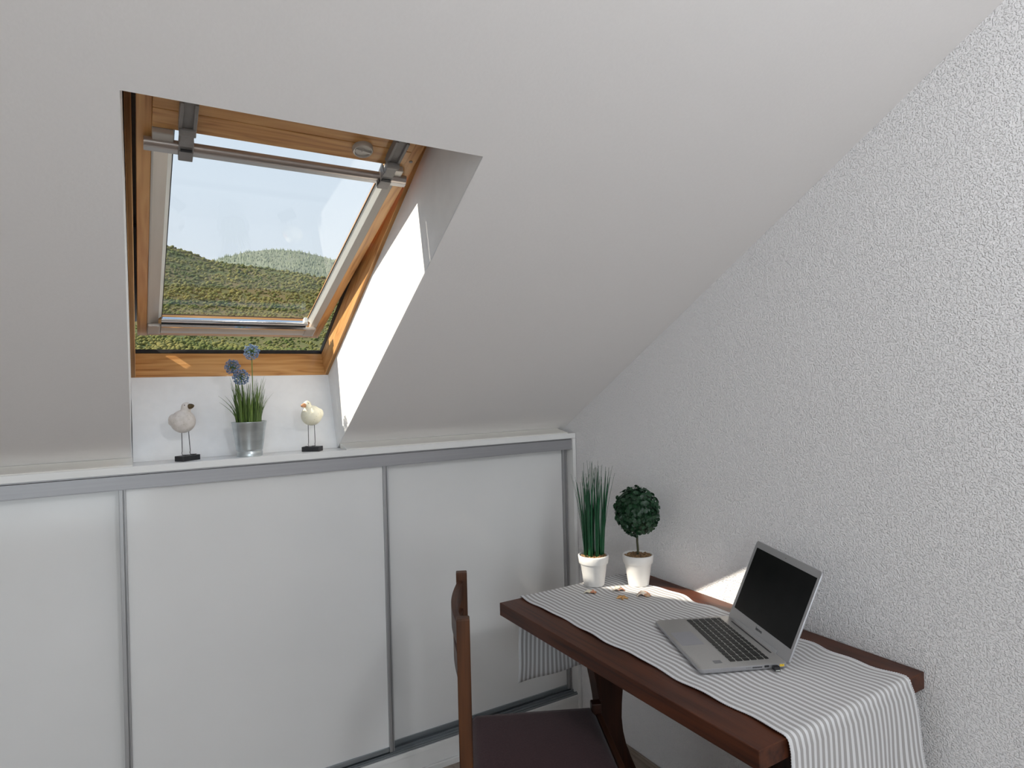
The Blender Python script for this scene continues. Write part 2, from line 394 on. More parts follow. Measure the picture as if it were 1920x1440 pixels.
win = thing('window_1', 'pine roof window tilted open above the shelf', 'window', kind='structure')
win.matrix_world = Matrix(((-1, 0, 0, 0), (0, EY.y, EZ.y, A0.y), (0, EY.z, EZ.z, A0.z), (0, 0, 0, 1)))
win.rotation_mode = 'QUATERNION'
win.matrix_world = Matrix(((-1, 0, 0, 0), (0, EY.y, EZ.y, A0.y), (0, EY.z, EZ.z, A0.z), (0, 0, 0, 1)))
UL, UR = -XL, -XR            # local x = -world x
FD = .093; FL = 1.275
for (a, b_) in ((UL - .0125, UL - .0005), (UR + .0005, UR + .0125)):
    m = MB(); m.box(a, b_, 0, FL, 0, FD)
    # the moulded lip on the room side edge
    m.box(a - .0008, b_ + .0002, 0, FL, 0, .012)
    m.build('frame_jamb', M['pine_y'], win, bevel=.0012)
m = MB(); m.box(UR + .0005, UL - .0005, -.045, 0, 0, FD); m.build('frame_sill', M['pine_x'], win, bevel=.0015)
m = MB(); m.box(UR + .0125, UL - .0125, FL - .02, FL, 0, FD); m.build('frame_head', M['pine_x'], win, bevel=.0015)
m = MB(); m.box(UR, UL, -.045, .003, FD, FD + .014)
for a in (UL - .014, UR): m.box(a, a + .014, -.04, FL, FD, FD + .02)
lab(m.build('gasket', M['gap'], win), 'black rubber gasket and flashing')
m = MB(); m.box(UR - .02, UL + .02, 1.10, FL + .08, FD + .021, FD + .034); m.box(UL - .040, UL + .02, .598, FL, FD + .0205, FD + .030); m.box(UR - .02, UR + .040, .625, FL, FD + .0205, FD + .030); m.box(UL + .002, UL + .04, -.06, 1.1, FD + .02, FD + .077)  # unseen hood and tall left flashing added to stop stray sun
lab(m.build('sun_block_hood', M['black'], win), 'dark metal hood and flashing outside, shaped to block stray sun')

# the sash, opened about nine degrees about its middle
SW0, SW1, SL, SD = 1.0188, 1.612, 1.17, .05     # local x from right to left, length, depth
sm = MB()
sm.cur = 1
sm.box(SW1 - .0275, SW1, 0, SL, 0, SD); sm.box(SW0, SW0 + .0275, 0, SL, 0, SD)
sm.box(SW1 - .070, SW1 - .0275, 0, SL, .033, SD); sm.box(SW0 + .0275, SW0 + .0562, 0, SL, .033, .038)
sm.cur = 0
sm.box(SW0 + .0275, SW1 - .0275, 0, .062, .002, SD)
sm.box(SW0 + .0275, SW1 - .0275, 1.0645, SL, .001, SD)      # top rail, grooved
sm.box(SW0 + .0275, SW1 - .0275, 1.0645, 1.104, -.006, .0); sm.box(SW0 + .0275, SW1 - .0275, 1.1055, SL, -.006, .0)
sm.box(SW0 + .0275, SW1 - .0275, 1.045, 1.0632, -.003, SD - .006)
sash = sm.build('sash', [M['pine_x'], M['pine_y']], win, bevel=.0012)
sash.location = (0, .037, .1395); sash.rotation_euler = (-R(9.4), 0, 0)
m = MB(); m.box(SW0 + .045, SW1 - .045, .058, 1.047, .0285, .0325); m.build('glass_pane', M['glass'], sash)
# blind side channels
for side in (0, 1):
    def X(a): return SW1 - a if side == 0 else SW0 + a
    A_, B_, C_ = ((.0315, .060, .069), (.0277, .0445, .0565))[side]
    B_h = (.016, .009)[side]
    m = MB(); m.prism([(X(.0277), -.001), (X(A_), -.001), (X(B_), B_h), (X(B_), .027), (X(.0277), .027)], 1, .064, 1.012)
    m.build('blind_channel', M['beige'], sash)
    m = MB(); m.prism([(X(B_ + .0002), B_h + .0006), (X(C_), .0255), (X(C_), .0278), (X(B_ + .0002), .0278)], 1, .10, 1.04)
    lab(m.build('channel_lip', M['beige_pale'], sash), 'pale lip of the blind channel')
    m = MB(); m.box(min(X(C_ + .0002), X(C_ + .0022)), max(X(C_ + .0002), X(C_ + .0022)), .10, 1.04, .0262, .0282)
    lab(m.build('glazing_seal', M['gap'], sash), 'dark glazing seal')
    m = MB(); m.box(min(X(.0275), X(.067)), max(X(.0275), X(.067)), 1.0125, 1.0445, -.016, .012)
    m.build('blind_end_cap', M['beige'], sash, bevel=.002)
    m = MB(); m.box(min(X(.0275), X(.066)), max(X(.0275), X(.066)), .0325, .0978, -.0092, .002)
    m.build('blind_corner_cap', M['beige'], sash, bevel=.004)
# bottom casing of the blind, then its chrome pull bar
m = MB(); m.prism([(.031, .002), (.031, -.003), (.043, -.0085), (.066, -.0100), (.088, -.0085), (.0975, -.004), (.0975, .002)], 0, SW0 + .0665, SW1 - .0665)
m.build('blind_casing', M['beige'], sash, bevel=.001)
m = MB()
m.prism([(.099, .004), (.099, -.012), (.104, -.017), (.112, -.017), (.117, -.012), (.117, .004)], 0, SW0 + .068, SW1 - .067)
m.tube([(SW0 + .068, .137, -.004), (SW1 - .067, .137, -.004)], .0085, 16)
lab(m.build('pull_bar', M['chrome'], sash, smooth=True, auto=35), 'polished chrome pull bar')
m = MB(); m.box(SW0 + .068, SW1 - .067, .1175, .1285, -.004, .010); lab(m.build('pull_bar_groove', M['gap'], sash), 'dark groove in the pull bar')
m = MB(); m.box(SW0 + .070, SW0 + .083, .135, .158, -.010, .010); lab(m.build('blind_clip', M['beige_pale'], sash, bevel=.002), 'small white blind clip')
# metal cladding outside: the lower covers swing with the sash, the upper ones stay on the frame
m = MB()
m.box(SW1 - .03, SW1 + .022, -.010, .57, SD + .006, SD + .018); m.box(SW0 - .022, SW0 + .03, -.010, .57, SD + .006, SD + .018)
m.box(SW0 + .03, SW1 - .03, -.012, .045, SD, SD + .012); m.box(SW0 + .03, SW1 - .03, 1.08, SL, SD, SD + .012)
lab(m.build('outer_cladding', M['black'], sash), 'dark metal cladding outside')
# handle bar on two brackets
hb = MB()
prof = [(.995 + .0085 * math.cos(a) * .0 + 0, 0) for a in ()]
hb.cur = 0
arc = [(1.0135 + .0115 * math.cos(a), -.022 + .0115 * math.sin(a)) for a in [PI * k / 10 for k in range(0, 11)]]
hb.prism([(1.002 + .0, -.010)] + [(1.0125 + .0105 * math.cos(a), -.0155 - .0095 * math.sin(a)) for a in [PI - PI * k / 10 for k in range(11)]] + [(1.023, -.010)], 0, SW0 + .0125, SW1 - .0125)
hb.cur = 1
hb.prism([(.9855, -.005), (.9855, -.0165), (.9990, -.0175), (1.0015, -.0125), (1.0015, -.005)], 0, SW0 + .006, SW1 - .0125)
hb.build('handle_bar', [M['handle'], M['handle_flat']], win if False else sash, smooth=True, auto=30)
for u0 in (1.5225, 1.0860):
    br = MB()
    br.box(u0 - .0165, u0 + .0165, 1.080, 1.150, -.010, -.005)
    br.box(u0 - .0165, u0 - .0095, 1.070, 1.150, -.024, -.008); br.box(u0 + .0095, u0 + .0165, 1.070, 1.150, -.024, -.008)
    br.box(u0 - .0105, u0 + .0105, 1.075, 1.150, -.019, -.010)
    br.tube([(u0 - .0155, 1.071, -.026), (u0 + .0155, 1.071, -.026)], .0085, 14)
    br.box(u0 - .0125, u0 + .0125, 1.024, 1.073, -.031, -.017)
    br.box(u0 - .0125, u0 + .0125, 1.024, 1.034, -.031, -.008)
    br.box(u0 - .0138, u0 + .0138, .9885, 1.018, -.0335, -.024)
    br.box(u0 - .0138, u0 - .0108, .992, 1.046, -.031, -.006); br.box(u0 + .0108, u0 + .0138, .992, 1.046, -.031, -.006)
    bo = br.build('handle_bracket', M['bracket'], sash, bevel=.0012)
    sl = MB(); sl.box(u0 - .0104, u0 + .0104, 1.0155, 1.0245, -.0325, -.020); lab(sl.build('bracket_slot', M['gap'], bo), 'black slot in the bracket')
m = MB(); m.lathe([(.0235, 0), (.0235, .008), (.0215, .0115), (.0195, .0105), (.0190, .0075), (0.0005, .0075)], seg=36, cap1=True)
m.box(-.0186, .0186, -.0022, .0022, .0070, .0112)
m.lathe([(.004, .0075), (.004, .0125)], seg=14)
kn = m.build('lock_knob', M['beige'], sash, smooth=True, auto=35)
kn.rotation_euler = (PI, 0, R(10)); kn.location = (1.1625, 1.092, -.006); lab(kn, 'round beige lock knob')
m = MB(); m.lathe([(.0042, 0), (.0042, .0012), (.003, .0016)], seg=16); sc = m.build('screw_cap', M['bracket'], sash)
sc.rotation_euler = (PI, 0, 0); sc.location = (1.033, 1.065, 0.0); lab(sc, 'grey screw cap')

# ------------------------------------------------------------------ sliding cupboard under the slope
cab = thing('sliding_cupboard', 'long low white cupboard with three glossy sliding doors under the roof window', 'cupboard', (-1.6, .06, 0))
off = (-1.6, .06, 0)
XE = -.002
m = MB(); m.box(ROOM_L, XE, 0, .150, 1.1975, 1.219); m.build('top_board', M['carcass'], cab, off, bevel=.001)
m = MB()
m.box(-.0175, XE, 0, .15, 0, 1.197)                 # right side panel
m.box(ROOM_L, -.0175, .125, .145, 0, 1.197)         # back
m.box(ROOM_L, -.0175, .0, .125, .082, .0985)         # bottom board
m.box(ROOM_L, -.0175, .004, .02, .0225, .0805)       # plinth panel
m.box(ROOM_L, XE - .0155, -.004, .015, .0, .0215)
m.build('carcass', M['carcass'], cab, off, bevel=.0008)
m = MB(); m.box(ROOM_L, -.0178, .0075, .022, 1.1505, 1.1915); m.box(ROOM_L, -.0178, .010, .1, 1.1925, 1.1972)
m.box(ROOM_L, -.0178, .0062, .009, 1.1498, 1.1525)
m.build('top_track', M['alu'], cab, off, bevel=.0006)
m = MB(); m.box(ROOM_L, -.019, .006, .0085, .0985, .106); m.box(ROOM_L, -.019, .006, .075, .0985, .1005)
for yy in (.012, .036, .060): m.box(ROOM_L, -.019, yy, yy + .003, .0985, .1085)
m.build('bottom_track', M['alu_dark'], cab, off, bevel=.0004)
def door(x0, x1, y0, sw=.0185):
    d = MB(); d.box(x0 + .004, x1 - .004, y0 + .006, y0 + .016, .118, 1.185)
    d_ = d.build('sliding_door', M['gloss'], cab, off, bevel=.0006)
    for (a, b2) in ((x0, x0 + sw), (x1 - sw, x1)):
        s = MB(); g = (b2 - a)
        s.box(a, a + g * .60, y0 - .004, y0 + .022, .111, 1.187); s.box(a + g * .74, b2, y0 - .003, y0 + .022, .111, 1.187)
        s.box(a + g * .55, a + g * .8, y0 + .003, y0 + .022, .111, 1.187)
        s.build('door_stile', M['alu_stile'], d_, off, bevel=.0012)
    s = MB(); s.box(x0 + sw, x1 - sw, y0 + .001, y0 + .02, .111, .128); s.build('door_bottom_rail', M['alu_dark'], d_, off, bevel=.0015)
    return d_
lab(door(-1.672, -.838, .018), 'front sliding door between the two rear ones')
lab(door(-.860, -.0225, .048), 'right sliding door set behind the front one')
lab(door(-2.506, -1.652, .048), 'left sliding door set behind the front one')
door(-3.34, -2.488, .018); door(-4.2, -3.32, .048)
# cover strips between board and slope, left and right of the niche
for k, (x0, x1) in enumerate(((ROOM_L, XL - .001), (XR + .001, -.040))):
    s = MB(); yb = .088
    s.prism([(.003, 1.2192), (.003, 1.2225), (.008, 1.2245), (.070, 1.2350), (.078, zc(.078) - .0015), (.082, zc(.082) - .0015), (.082, 1.2192)], 0, x0, x1)
    tag(s.build('trim_%d' % (k + 2), M['strip']), ('cream cover strip on the cupboard top left of the niche', 'cream cover strip on the cupboard top right of the niche')[k], 'trim', kind='structure')

# ------------------------------------------------------------------ desk
DX0, DX1, DY0, DY1, DZ = -.6095, -.006, -1.392, -.383, .719
desk = thing('desk', 'dark brown wooden desk standing against the gable wall', 'desk', (-.305, -.887, 0))
off = (-.305, -.887, 0)
m = MB(); m.box(DX0, DX1, DY0, DY1, DZ - .0415, DZ); m.build('tabletop', M['desk_y'], desk, off, bevel=.0022, bseg=3)
def leg_profile():
    half = [(.0, .165), (.030, .160), (.060, .140), (.100, .116), (.1415, .0964), (.19, .075), (.228, .0594), (.275, .0475), (.322, .0425), (.37, .0450), (.41, .0500), (.46, .0590), (.50, .0680), (.56, .088), (.61, .112), (.65, .14), (.677, .17)]
    # smooth subdivision
    P = []
    for i in range(len(half) - 1):
        for k in range(4):
            t = k / 4
            P.append((half[i][0] * (1 - t) + half[i + 1][0] * t, half[i][1] * (1 - t) + half[i + 1][1] * t))
    P.append(half[-1])
    return P
P = leg_profile(); cx = -.3025
for y0, y1 in ((-.570, -.530), (-1.245, -1.205)):
    m = MB(); pts = [(cx + h, z) for z, h in P] + [(cx - h, z) for z, h in reversed(P)]
    # built from slices so that the concave outline stays clean
    o0 = len(m.v); n = len(P)
    for y in (y0, y1):
        for z, h in P: m.v += [(cx - h, y, z), (cx + h, y, z)]
    N = 2 * n
    for i in range(n - 1):
        a = 2 * i
        m.quad_face((a, a + 1, a + 3, a + 2)); m.quad_face((N + a, N + a + 2, N + a + 3, N + a + 1))
        m.quad_face((a, a + 2, N + a + 2, N + a)); m.quad_face((a + 1, N + a + 1, N + a + 3, a + 3))
    m.quad_face((0, N, N + 1, 1)); m.quad_face((2 * n - 2, 2 * n - 1, N + 2 * n - 1, N + 2 * n - 2))
    m.build('trestle_leg', M['desk_z'], desk, off, bevel=.002)

# ------------------------------------------------------------------ table runner
def runner():
    X0, X1 = -.5185, -.089
    NU, TH = 66, .0016
    # path along the length: hang at the left end, across the top, hang at the right end
    def path(s, dl, dr):
        """s in [0,1] -> (y, z, region, t)"""
    m = MB(); m.uv = []
    rr = .006
    zt = DZ + .0022
    samples = []       # (y, z, hang_t_left, hang_t_right, arc)
    HL, HR = .290, .50
    for k in range(22): samples.append((DY1 + .005, DZ - HL + (HL - rr) * k / 21, 1 - k / 21, 0))
    for k in range(1, 6):
        a = PI / 2 * k / 6; samples.append((DY1 + .005 - rr * (1 - math.cos(a)), DZ - rr + (rr + .0022) * math.sin(a), 0, 0))
    NT = 64
    for k in range(NT + 1):
        samples.append((DY1 - .002 - (DY1 - DY0 - .010) * k / NT, zt, 0, 0))
    for k in range(1, 8):
        a = PI / 2 * k / 8; r2 = .013
        samples.append((DY0 + .008 - r2 * math.sin(a) * 1.2, DZ + .0022 - r2 * (1 - math.cos(a)), 0, 0))
    for k in range(30): samples.append((DY0 - .0085, DZ - .012 - (HR - .012) * k / 29, 0, k / 29))
    arc = 0; prev = None
    for (y, z, hl, hr) in samples:
        if prev: arc += math.hypot(y - prev[0], z - prev[1])
        prev = (y, z)
        top = 1 if (hl == 0 and hr == 0) else 0
        for i in range(NU + 1):
            u = i / NU
            e0 = .0032 * math.sin(y * 19 + 1.) + .0022 * math.sin(y * 47)
            e1 = .008 * math.sin(y * 27 + .6) + .005 * math.sin(y * 55 + 2)
            x0 = X0 + e0 - .008; x1 = X1 + e1
            if hl > 0:
                x0 = X0 - .006 - .012 * hl + .0025 * math.sin(hl * 9); x1 = X1 + .006 * math.sin(hl * 6)
            if hr > 0 :
                x0 = X0 - .006 - .03 * hr; x1 = X1 + .010 + .064 * hr ** .8 + .004 * math.sin(hr * 14)
            x = x0 + (x1 - x0) * u
            yy, zz = y, z
            # gentle waves: the selvedges ripple, the middle lies flat
            edge = max(0, 1 - u / .10) + max(0, 1 - (1 - u) / .16)
            if top:
                zz += edge * (.0013 + .0013 * math.sin(y * 31 + (u > .5) * 2.)) * ((.2 + 1.5 * min(1, max(0, (-.60 - y) / .08))) if u > .5 else 1.) + .0005 * (1 + math.sin(y * 13 + u * 9)) 
            if hl > 0:
                yy += .004 * hl * (math.sin(u * 14) + 1) + .003 * math.sin(hl * 8 + u * 5) * hl + .002
            if hr > 0:
                q = hr
                yy -= q * (.010 + .012 * (1 + math.sin(u * 12.5 + 1.2 + 1.2 * q))) + .004 * math.sin(u * 30) * q
                zz += .006 * q * math.sin(u * 7)
            m.v.append((x, yy, zz)); m.uv.append((u * .43, arc))
    n = NU + 1
    for j in range(len(samples) - 1):
        for i in range(NU):
            m.quad_face((j * n + i, j * n + i + 1, (j + 1) * n + i + 1, (j + 1) * n + i))
    loc = (-.304, -.887, DZ)
    o = m.build('table_runner', M['cloth'], None, loc, smooth=True)
    s = o.modifiers.new('thickness', 'SOLIDIFY'); s.thickness = .0012; s.offset = 1
    # make the cloth thicken upwards / outwards
    mid = o.data.polygons[(22 + 5 + 30) * NU + NU // 2]
    if mid.normal.z < 0: o.data.flip_normals()
    tag(o, 'grey and white striped cotton table runner laid along the dark desk', 'table runner')
    # overlock stitching along both selvedges
    for col in (0, NU):
        e = MB(); pts = [m.v[j * n + col] for j in range(len(samples))]
        dense = []
        for a, b2 in zip(pts, pts[1:]):
            d = (Vector(b2) - Vector(a)).length; k = max(1, round(d / .0028))
            for q in range(k): dense.append(Vector(a).lerp(Vector(b2), q / k))
        rad = [.0011 if i % 2 else .0024 for i in range(len(dense))]
        e.tube([p + Vector((0, 0, .0006)) for p in dense], rad, 6)
        lab(e.build('stitched_edge', M['stitch'], o, loc, smooth=True), 'white overlocked edge')
    return o
runner()
CZ = DZ + .0048                                # cloth surface

# ------------------------------------------------------------------ laptop
LA = -1.9937
LO = Vector((-.137, -.9159)); Wv = Vector((math.cos(LA), math.sin(LA))); Dv = Vector((Wv.y, -Wv.x))
LW, LD = .323, .224
lc = LO + Wv * (LW / 2) + Dv * (LD / 2)
lap = thing('laptop', 'open silver laptop with a dark screen on the striped runner', 'laptop', (lc.x, lc.y, CZ - .0015), LA)
BT = .0165
def lx(w_): return w_ - LW / 2                 # local x from the left edge
def ly(d): return LD / 2 - d                   # local y from the hinge edge
b = MB()
def rrect(x0, x1, y0, y1, r, seg=5):
    out = []
    for cx_, cy_, a0 in ((x1 - r, y1 - r, 0), (x0 + r, y1 - r, 90), (x0 + r, y0 + r, 180), (x1 - r, y0 + r, 270)):
        for k in range(seg + 1):
            a = R(a0 + 90 * k / seg); out.append((cx_ + r * math.cos(a), cy_ + r * math.sin(a)))
    return out
hw, hd = LW / 2, LD / 2
rings = [(rrect(-hw + .009, hw - .009, -hd + .012, hd - .006, .008), .0022), (rrect(-hw + .0022, hw - .0022, -hd + .003, hd, .010), .0050), (rrect(-hw, hw, -hd, hd, .010), .0088), (rrect(-hw, hw, -hd, hd, .010), .0158), (rrect(-hw + .0008, hw - .0008, -hd + .0008, hd - .0008, .0095), BT)]
n = len(rings[0][0])
for pts, z in rings:
    for p in pts: b.v.append((p[0], p[1], z))
b.cur = 1
for i in range(len(rings) - 1):
    for k in range(n): b.quad_face((i * n + k, i * n + (k + 1) % n, (i + 1) * n + (k + 1) % n, (i + 1) * n + k))
b.quad_face(list(range(n))[::-1])
b.cur = 0
b.quad_face([(len(rings) - 1) * n + k for k in range(n)])
base = b.build('base', [M['silver_deck'], M['silver_edge']], lap, smooth=True, auto=40)
for (x, y) in ((-.13, .085), (.13, .085), (-.13, -.085), (.13, -.085)):
    m = MB(); m.lathe([(.006, 0.0015), (.006, .004)], (x, y, 0), 16); m.build('rubber_foot', M['black'], base)
m = MB(); m.box(lx(.0945), lx(.183), ly(.2125), ly(.153), BT - .001, BT + .0003); m.build('touchpad', M['touchpad'], base)
m = MB(); m.box(lx(.2805), lx(.2965), ly(.1745), ly(.1545), BT - .001, BT + .0003); lab(m.build('sticker', M['sticker'], base), 'small grey square sticker')
# keyboard: 6 rows of keys between 12 and 296 mm from the left, 31 to 135 mm from the hinge
kb = MB(); kb.box(lx(.0105), lx(.2965), ly(.1365), ly(.0305), BT - .001, BT + .0002)
kbo = kb.build('keyboard', M['silver_deck'], lap)
K0, K1 = .012, .2955
rows = [[1.] * 15 + [1.0], [1.] * 13 + [1.9, 1.], [1.5] + [1.] * 12 + [1.4, 1.], [1.75] + [1.] * 12 + [1.15, 1.], [1.25] + [1.] * 11 + [1.7, 1., 1.], [1.2, 1., 1., 1., 5., 1., 1., 1.2, 1., 1., 1.]]
rh = [.0125, .0185, .0185, .0185, .0185, .0175]
dcur = .0312; gap = .0034
for rw, h in zip(rows, rh):
    tot = sum(rw); unit = (K1 - K0) / tot; xx = K0
    for kw in rw:
        k = MB(); x0, x1 = lx(xx + gap / 2), lx(xx + kw * unit - gap / 2); y0, y1 = ly(dcur + h - gap / 2), ly(dcur + gap / 2)
        k.prism(rrect(x0, x1, y0, y1, .0022, 3), 2, BT, BT + .0014)
        k.build('key', M['key'], kbo)
        xx += kw * unit
    dcur += h
# display lid
TILT = 1.1598
lid_m = Matrix.Translation((-hw, hd, BT - .004)) @ Matrix.Rotation(TILT, 4, 'X')   # lid x: width, y: up the lid, z: outwards towards the viewer
LH = .2405
lm = MB(); o_ = []
for zz, ins in ((-.0055, .003), (-.0048, .0), (-.0008, .0), (0, .0006)):
    o_.append([(p[0], p[1], zz) for p in rrect(ins, LW - ins, ins, LH - ins, .008)])
n = len(o_[0])
for r_ in o_: lm.v += r_
for i in range(3):
    lm.cur = 1
    for k in range(n): lm.quad_face((i * n + k, i * n + (k + 1) % n, (i + 1) * n + (k + 1) % n, (i + 1) * n + k))
lm.cur = 0
lm.quad_face(list(range(n))[::-1]); lm.quad_face([3 * n + k for k in range(n)])
lid = lm.build('lid', [M['silver'], M['silver_edge']], lap, smooth=True, auto=40)
lid.matrix_local = lid_m
m = MB(); m.box(.0140, .3128, .0350, .2215, -.0005, .0004); m.build('display', M['screen'], lid)
m = MB(); m.lathe([(.0013, -.0003), (.0013, .0003)], (.163, .2302, 0), 12); lab(m.build('webcam', M['ink'], lid), 'tiny webcam lens')
m = MB(); m.prism([(-.002, -.003), (.0118, .0005), (.0118, .0022), (-.002, .0045), (-.0085, .0030)], 0, .046, .268)
hg = m.build('hinge_cover', M['silver'], lid, bevel=.0006)
m = MB(); m.box(lx(.044), lx(.262), ly(.0125), ly(.0085), BT - .001, BT + .0006); lab(m.build('hinge_slot', M['black'], base), 'long dark slot at the hinge')
def lettering(text, size, mat_, parent, loc, name):
    cu = bpy.data.curves.new('tmp', 'FONT'); cu.body = text; cu.size = size; cu.align_x = 'CENTER'; cu.align_y = 'CENTER'; cu.extrude = .0002; cu.offset = .0002
    tmp = bpy.data.objects.new('tmp', cu); COL.objects.link(tmp)
    dg = bpy.context.evaluated_depsgraph_get(); me = bpy.data.meshes.new_from_object(tmp.evaluated_get(dg))
    bpy.data.objects.remove(tmp); bpy.data.curves.remove(cu)
    me.name = name; me.materials.clear(); me.materials.append(mat_)
    o = bpy.data.objects.new(name, me); COL.objects.link(o); o.parent = parent; o.location = loc
    return o
lab(lettering('lenovo', .0118, M['ink'], lid, (.1635, .0240, .0003), 'maker_lettering'), 'dark maker lettering under the screen')
# sockets on the right hand edge: distance from hinge, height
def port(d0, d1, z0, z1, mat_, name, text):
    p = MB(); p.box(hw - .004, hw + .0004, ly(d1), ly(d0), z0, z1); return lab(p.build(name, mat_, base), text)
port(.0665, .0912, .0108, .0128, M['black'], 'card_slot', 'thin black card slot')
port(.0490, .0605, .0098, .0150, M['black'], 'usb_socket', 'black socket')
port(.0100, .0215, .0095, .0152, M['yellow'], 'power_socket', 'yellow power socket')
port(.0135, .0150, .0122, .0153, M['black'], 'socket_pin', 'black socket pin')
for k in range(4):
    port(.095 + k * .0035, .0962 + k * .0035, .0118, .0126, M['ink'], 'status_light', 'tiny status light')
usb_p = Matrix.Rotation(LA, 4, 'Z') @ Vector((hw + .0052, ly(.034), 0)) + Vector((lc.x, lc.y, CZ - .0015))
us = thing('usb_receiver', 'tiny black receiver plugged into the right edge of the laptop', 'usb stick', (usb_p.x, usb_p.y, usb_p.z + .0048), LA)
m = MB(); m.box(-.0048, .009, -.0078, .0078, 0, .0098); m.build('housing', M['black'], us, bevel=.002, bseg=3)
m = MB(); m.box(.0089, .0093, -.005, .005, .0012, .0030); lab(m.build('print_line', M['beige_pale'], us), 'pale print line')

# ------------------------------------------------------------------ chair
CF = Vector((.90, -.434)).normalized(); CN = Vector((-.434, -.90)).normalized()
R0 = Vector((-.806, -.508))
cc = R0 + CF * .2 + CN * .1865
ch = thing('dining_chair', 'dark brown wooden chair with a plum fabric seat beside the desk', 'chair', (cc.x, cc.y, 0), math.atan2(CF.y, CF.x))
PTOP = .885
for s in (1, -1):
    m = MB(); y = s * .1865
    m.box(-.2 - .016, -.2 + .016, y - .014, y + .014, 0, PTOP); m.build('back_post', M['chair_z'], ch, bevel=.0028, bseg=3)
    m = MB(); y = s * .172
    m.box(.176, .206, y - .015, y + .015, 0, .4805); m.build('front_leg', M['desk_z'], ch, bevel=.003, bseg=3)  # darker desk wood here stands in for shade near the desk
def slat(z0, z1, bow, th=.0155):
    m = MB(); N = 20
    for i in range(N + 1):
        t = i / N; y = -.1725 + .345 * t
        bx = -.205 - bow * math.sin(PI * t)
        nx = bow * PI / .345 * math.cos(PI * t); L_ = math.hypot(1, nx)
        for (dx, z) in ((-th / 2, z0), (th / 2, z0), (th / 2, z1), (-th / 2, z1)):
            m.v.append((bx + dx / L_, y + dx * nx / L_, z))
    for i in range(N):
        a = 4 * i
        for k in range(4): m.quad_face((a + k, a + (k + 1) % 4, a + 4 + (k + 1) % 4, a + 4 + k))
    m.quad_face((0, 1, 2, 3)); m.quad_face((4 * N + 3, 4 * N + 2, 4 * N + 1, 4 * N))
    return m.build('back_slat', M['chair_y'], ch, bevel=.002)
slat(.806, .862, .017); slat(.722, .782, .013)
# seat pad in a thin wooden frame
m = MB()
m.box(-.184, .19, .168, .186, .375, .432); m.box(-.184, .19, -.186, -.168, .375, .432)
m.box(-.2, -.182, -.172, .172, .375, .432); m.box(.188, .2045, -.157, .157, .375, .452)
m.build('seat_frame', M['chair_y'], ch, bevel=.002)
m = MB(); NX, NY = 24, 24
def pad_z(u, v):
    d = min(u, 1 - u, v, 1 - v); e = min(1, d / .06)
    return .4455 + .0165 * math.sqrt(max(0, 1 - (1 - e) ** 2)) + .004 * math.sin(PI * u) * math.sin(PI * v)
for j in range(NY + 1):
    for i in range(NX + 1):
        u, v = i / NX, j / NY
        m.v.append((-.183 + .370 * u, -.192 + .384 * v, pad_z(u, v)))
for j in range(NY):
    for i in range(NX): a = j * (NX + 1) + i; m.quad_face((a, a + 1, a + NX + 2, a + NX + 1))
ring = [i for i in range(NX + 1)] + [j * (NX + 1) + NX for j in range(1, NY + 1)] + [NY * (NX + 1) + i for i in range(NX - 1, -1, -1)] + [j * (NX + 1) for j in range(NY - 1, 0, -1)]
o0 = len(m.v)
for r_ in ring: p = m.v[r_]; m.v.append((p[0], p[1], .420))
for k in range(len(ring)): k2 = (k + 1) % len(ring); m.quad_face((ring[k], o0 + k, o0 + k2, ring[k2]))
m.quad_face([o0 + k for k in range(len(ring))])
m.build('seat', M['seat'], ch, smooth=True, auto=50)
m = MB(); m.box(-.19, .20, .178, .192, .16, .19); m.box(-.19, .20, -.192, -.178, .16, .19); m.box(-.01, .01, -.185, .185, .165, .185)
m.build('stretcher', M['chair_y'], ch, bevel=.002)

# ------------------------------------------------------------------ the plants on the desk
def clay_pot(root):
    m = MB()
    prof = [(.030, 0), (.0345, .0), (.0360, .0025), (.0462, .0765), (.0470, .0772), (.0502, .0775), (.0512, .0785), (.0537, .101), (.0537, .1035), (.0522, .106), (.0495, .106), (.0475, .1035), (.0462, .099), (.001, .098)]
    m.lathe(prof, seg=56, cap1=True); return m.build('pot', M['ceramic'], root, smooth=True, auto=60)
def pebbles(root, seed):
    rnd = random.Random(seed); m = MB()
    for k in range(230):
        r = .0440 * math.sqrt(rnd.random()); a = rnd.random() * 2 * PI; s = .0028 + .0026 * rnd.random()
        m.ellipsoid((r * math.cos(a), r * math.sin(a), .0995 + rnd.random() * .003), (s, s * (.7 + .5 * rnd.random()), s * .8), 7, 5)
    o = m.build('pebbles', M['pebble'], root, smooth=True); o['kind'] = 'stuff'; return o
pa = thing('potted_reed', 'tall dark green reeds in a white pot, nearest the cupboard', 'plant', (-.250, -.425, CZ + .0003))
clay_pot(pa); pebbles(pa, 3)
rnd = random.Random(11)
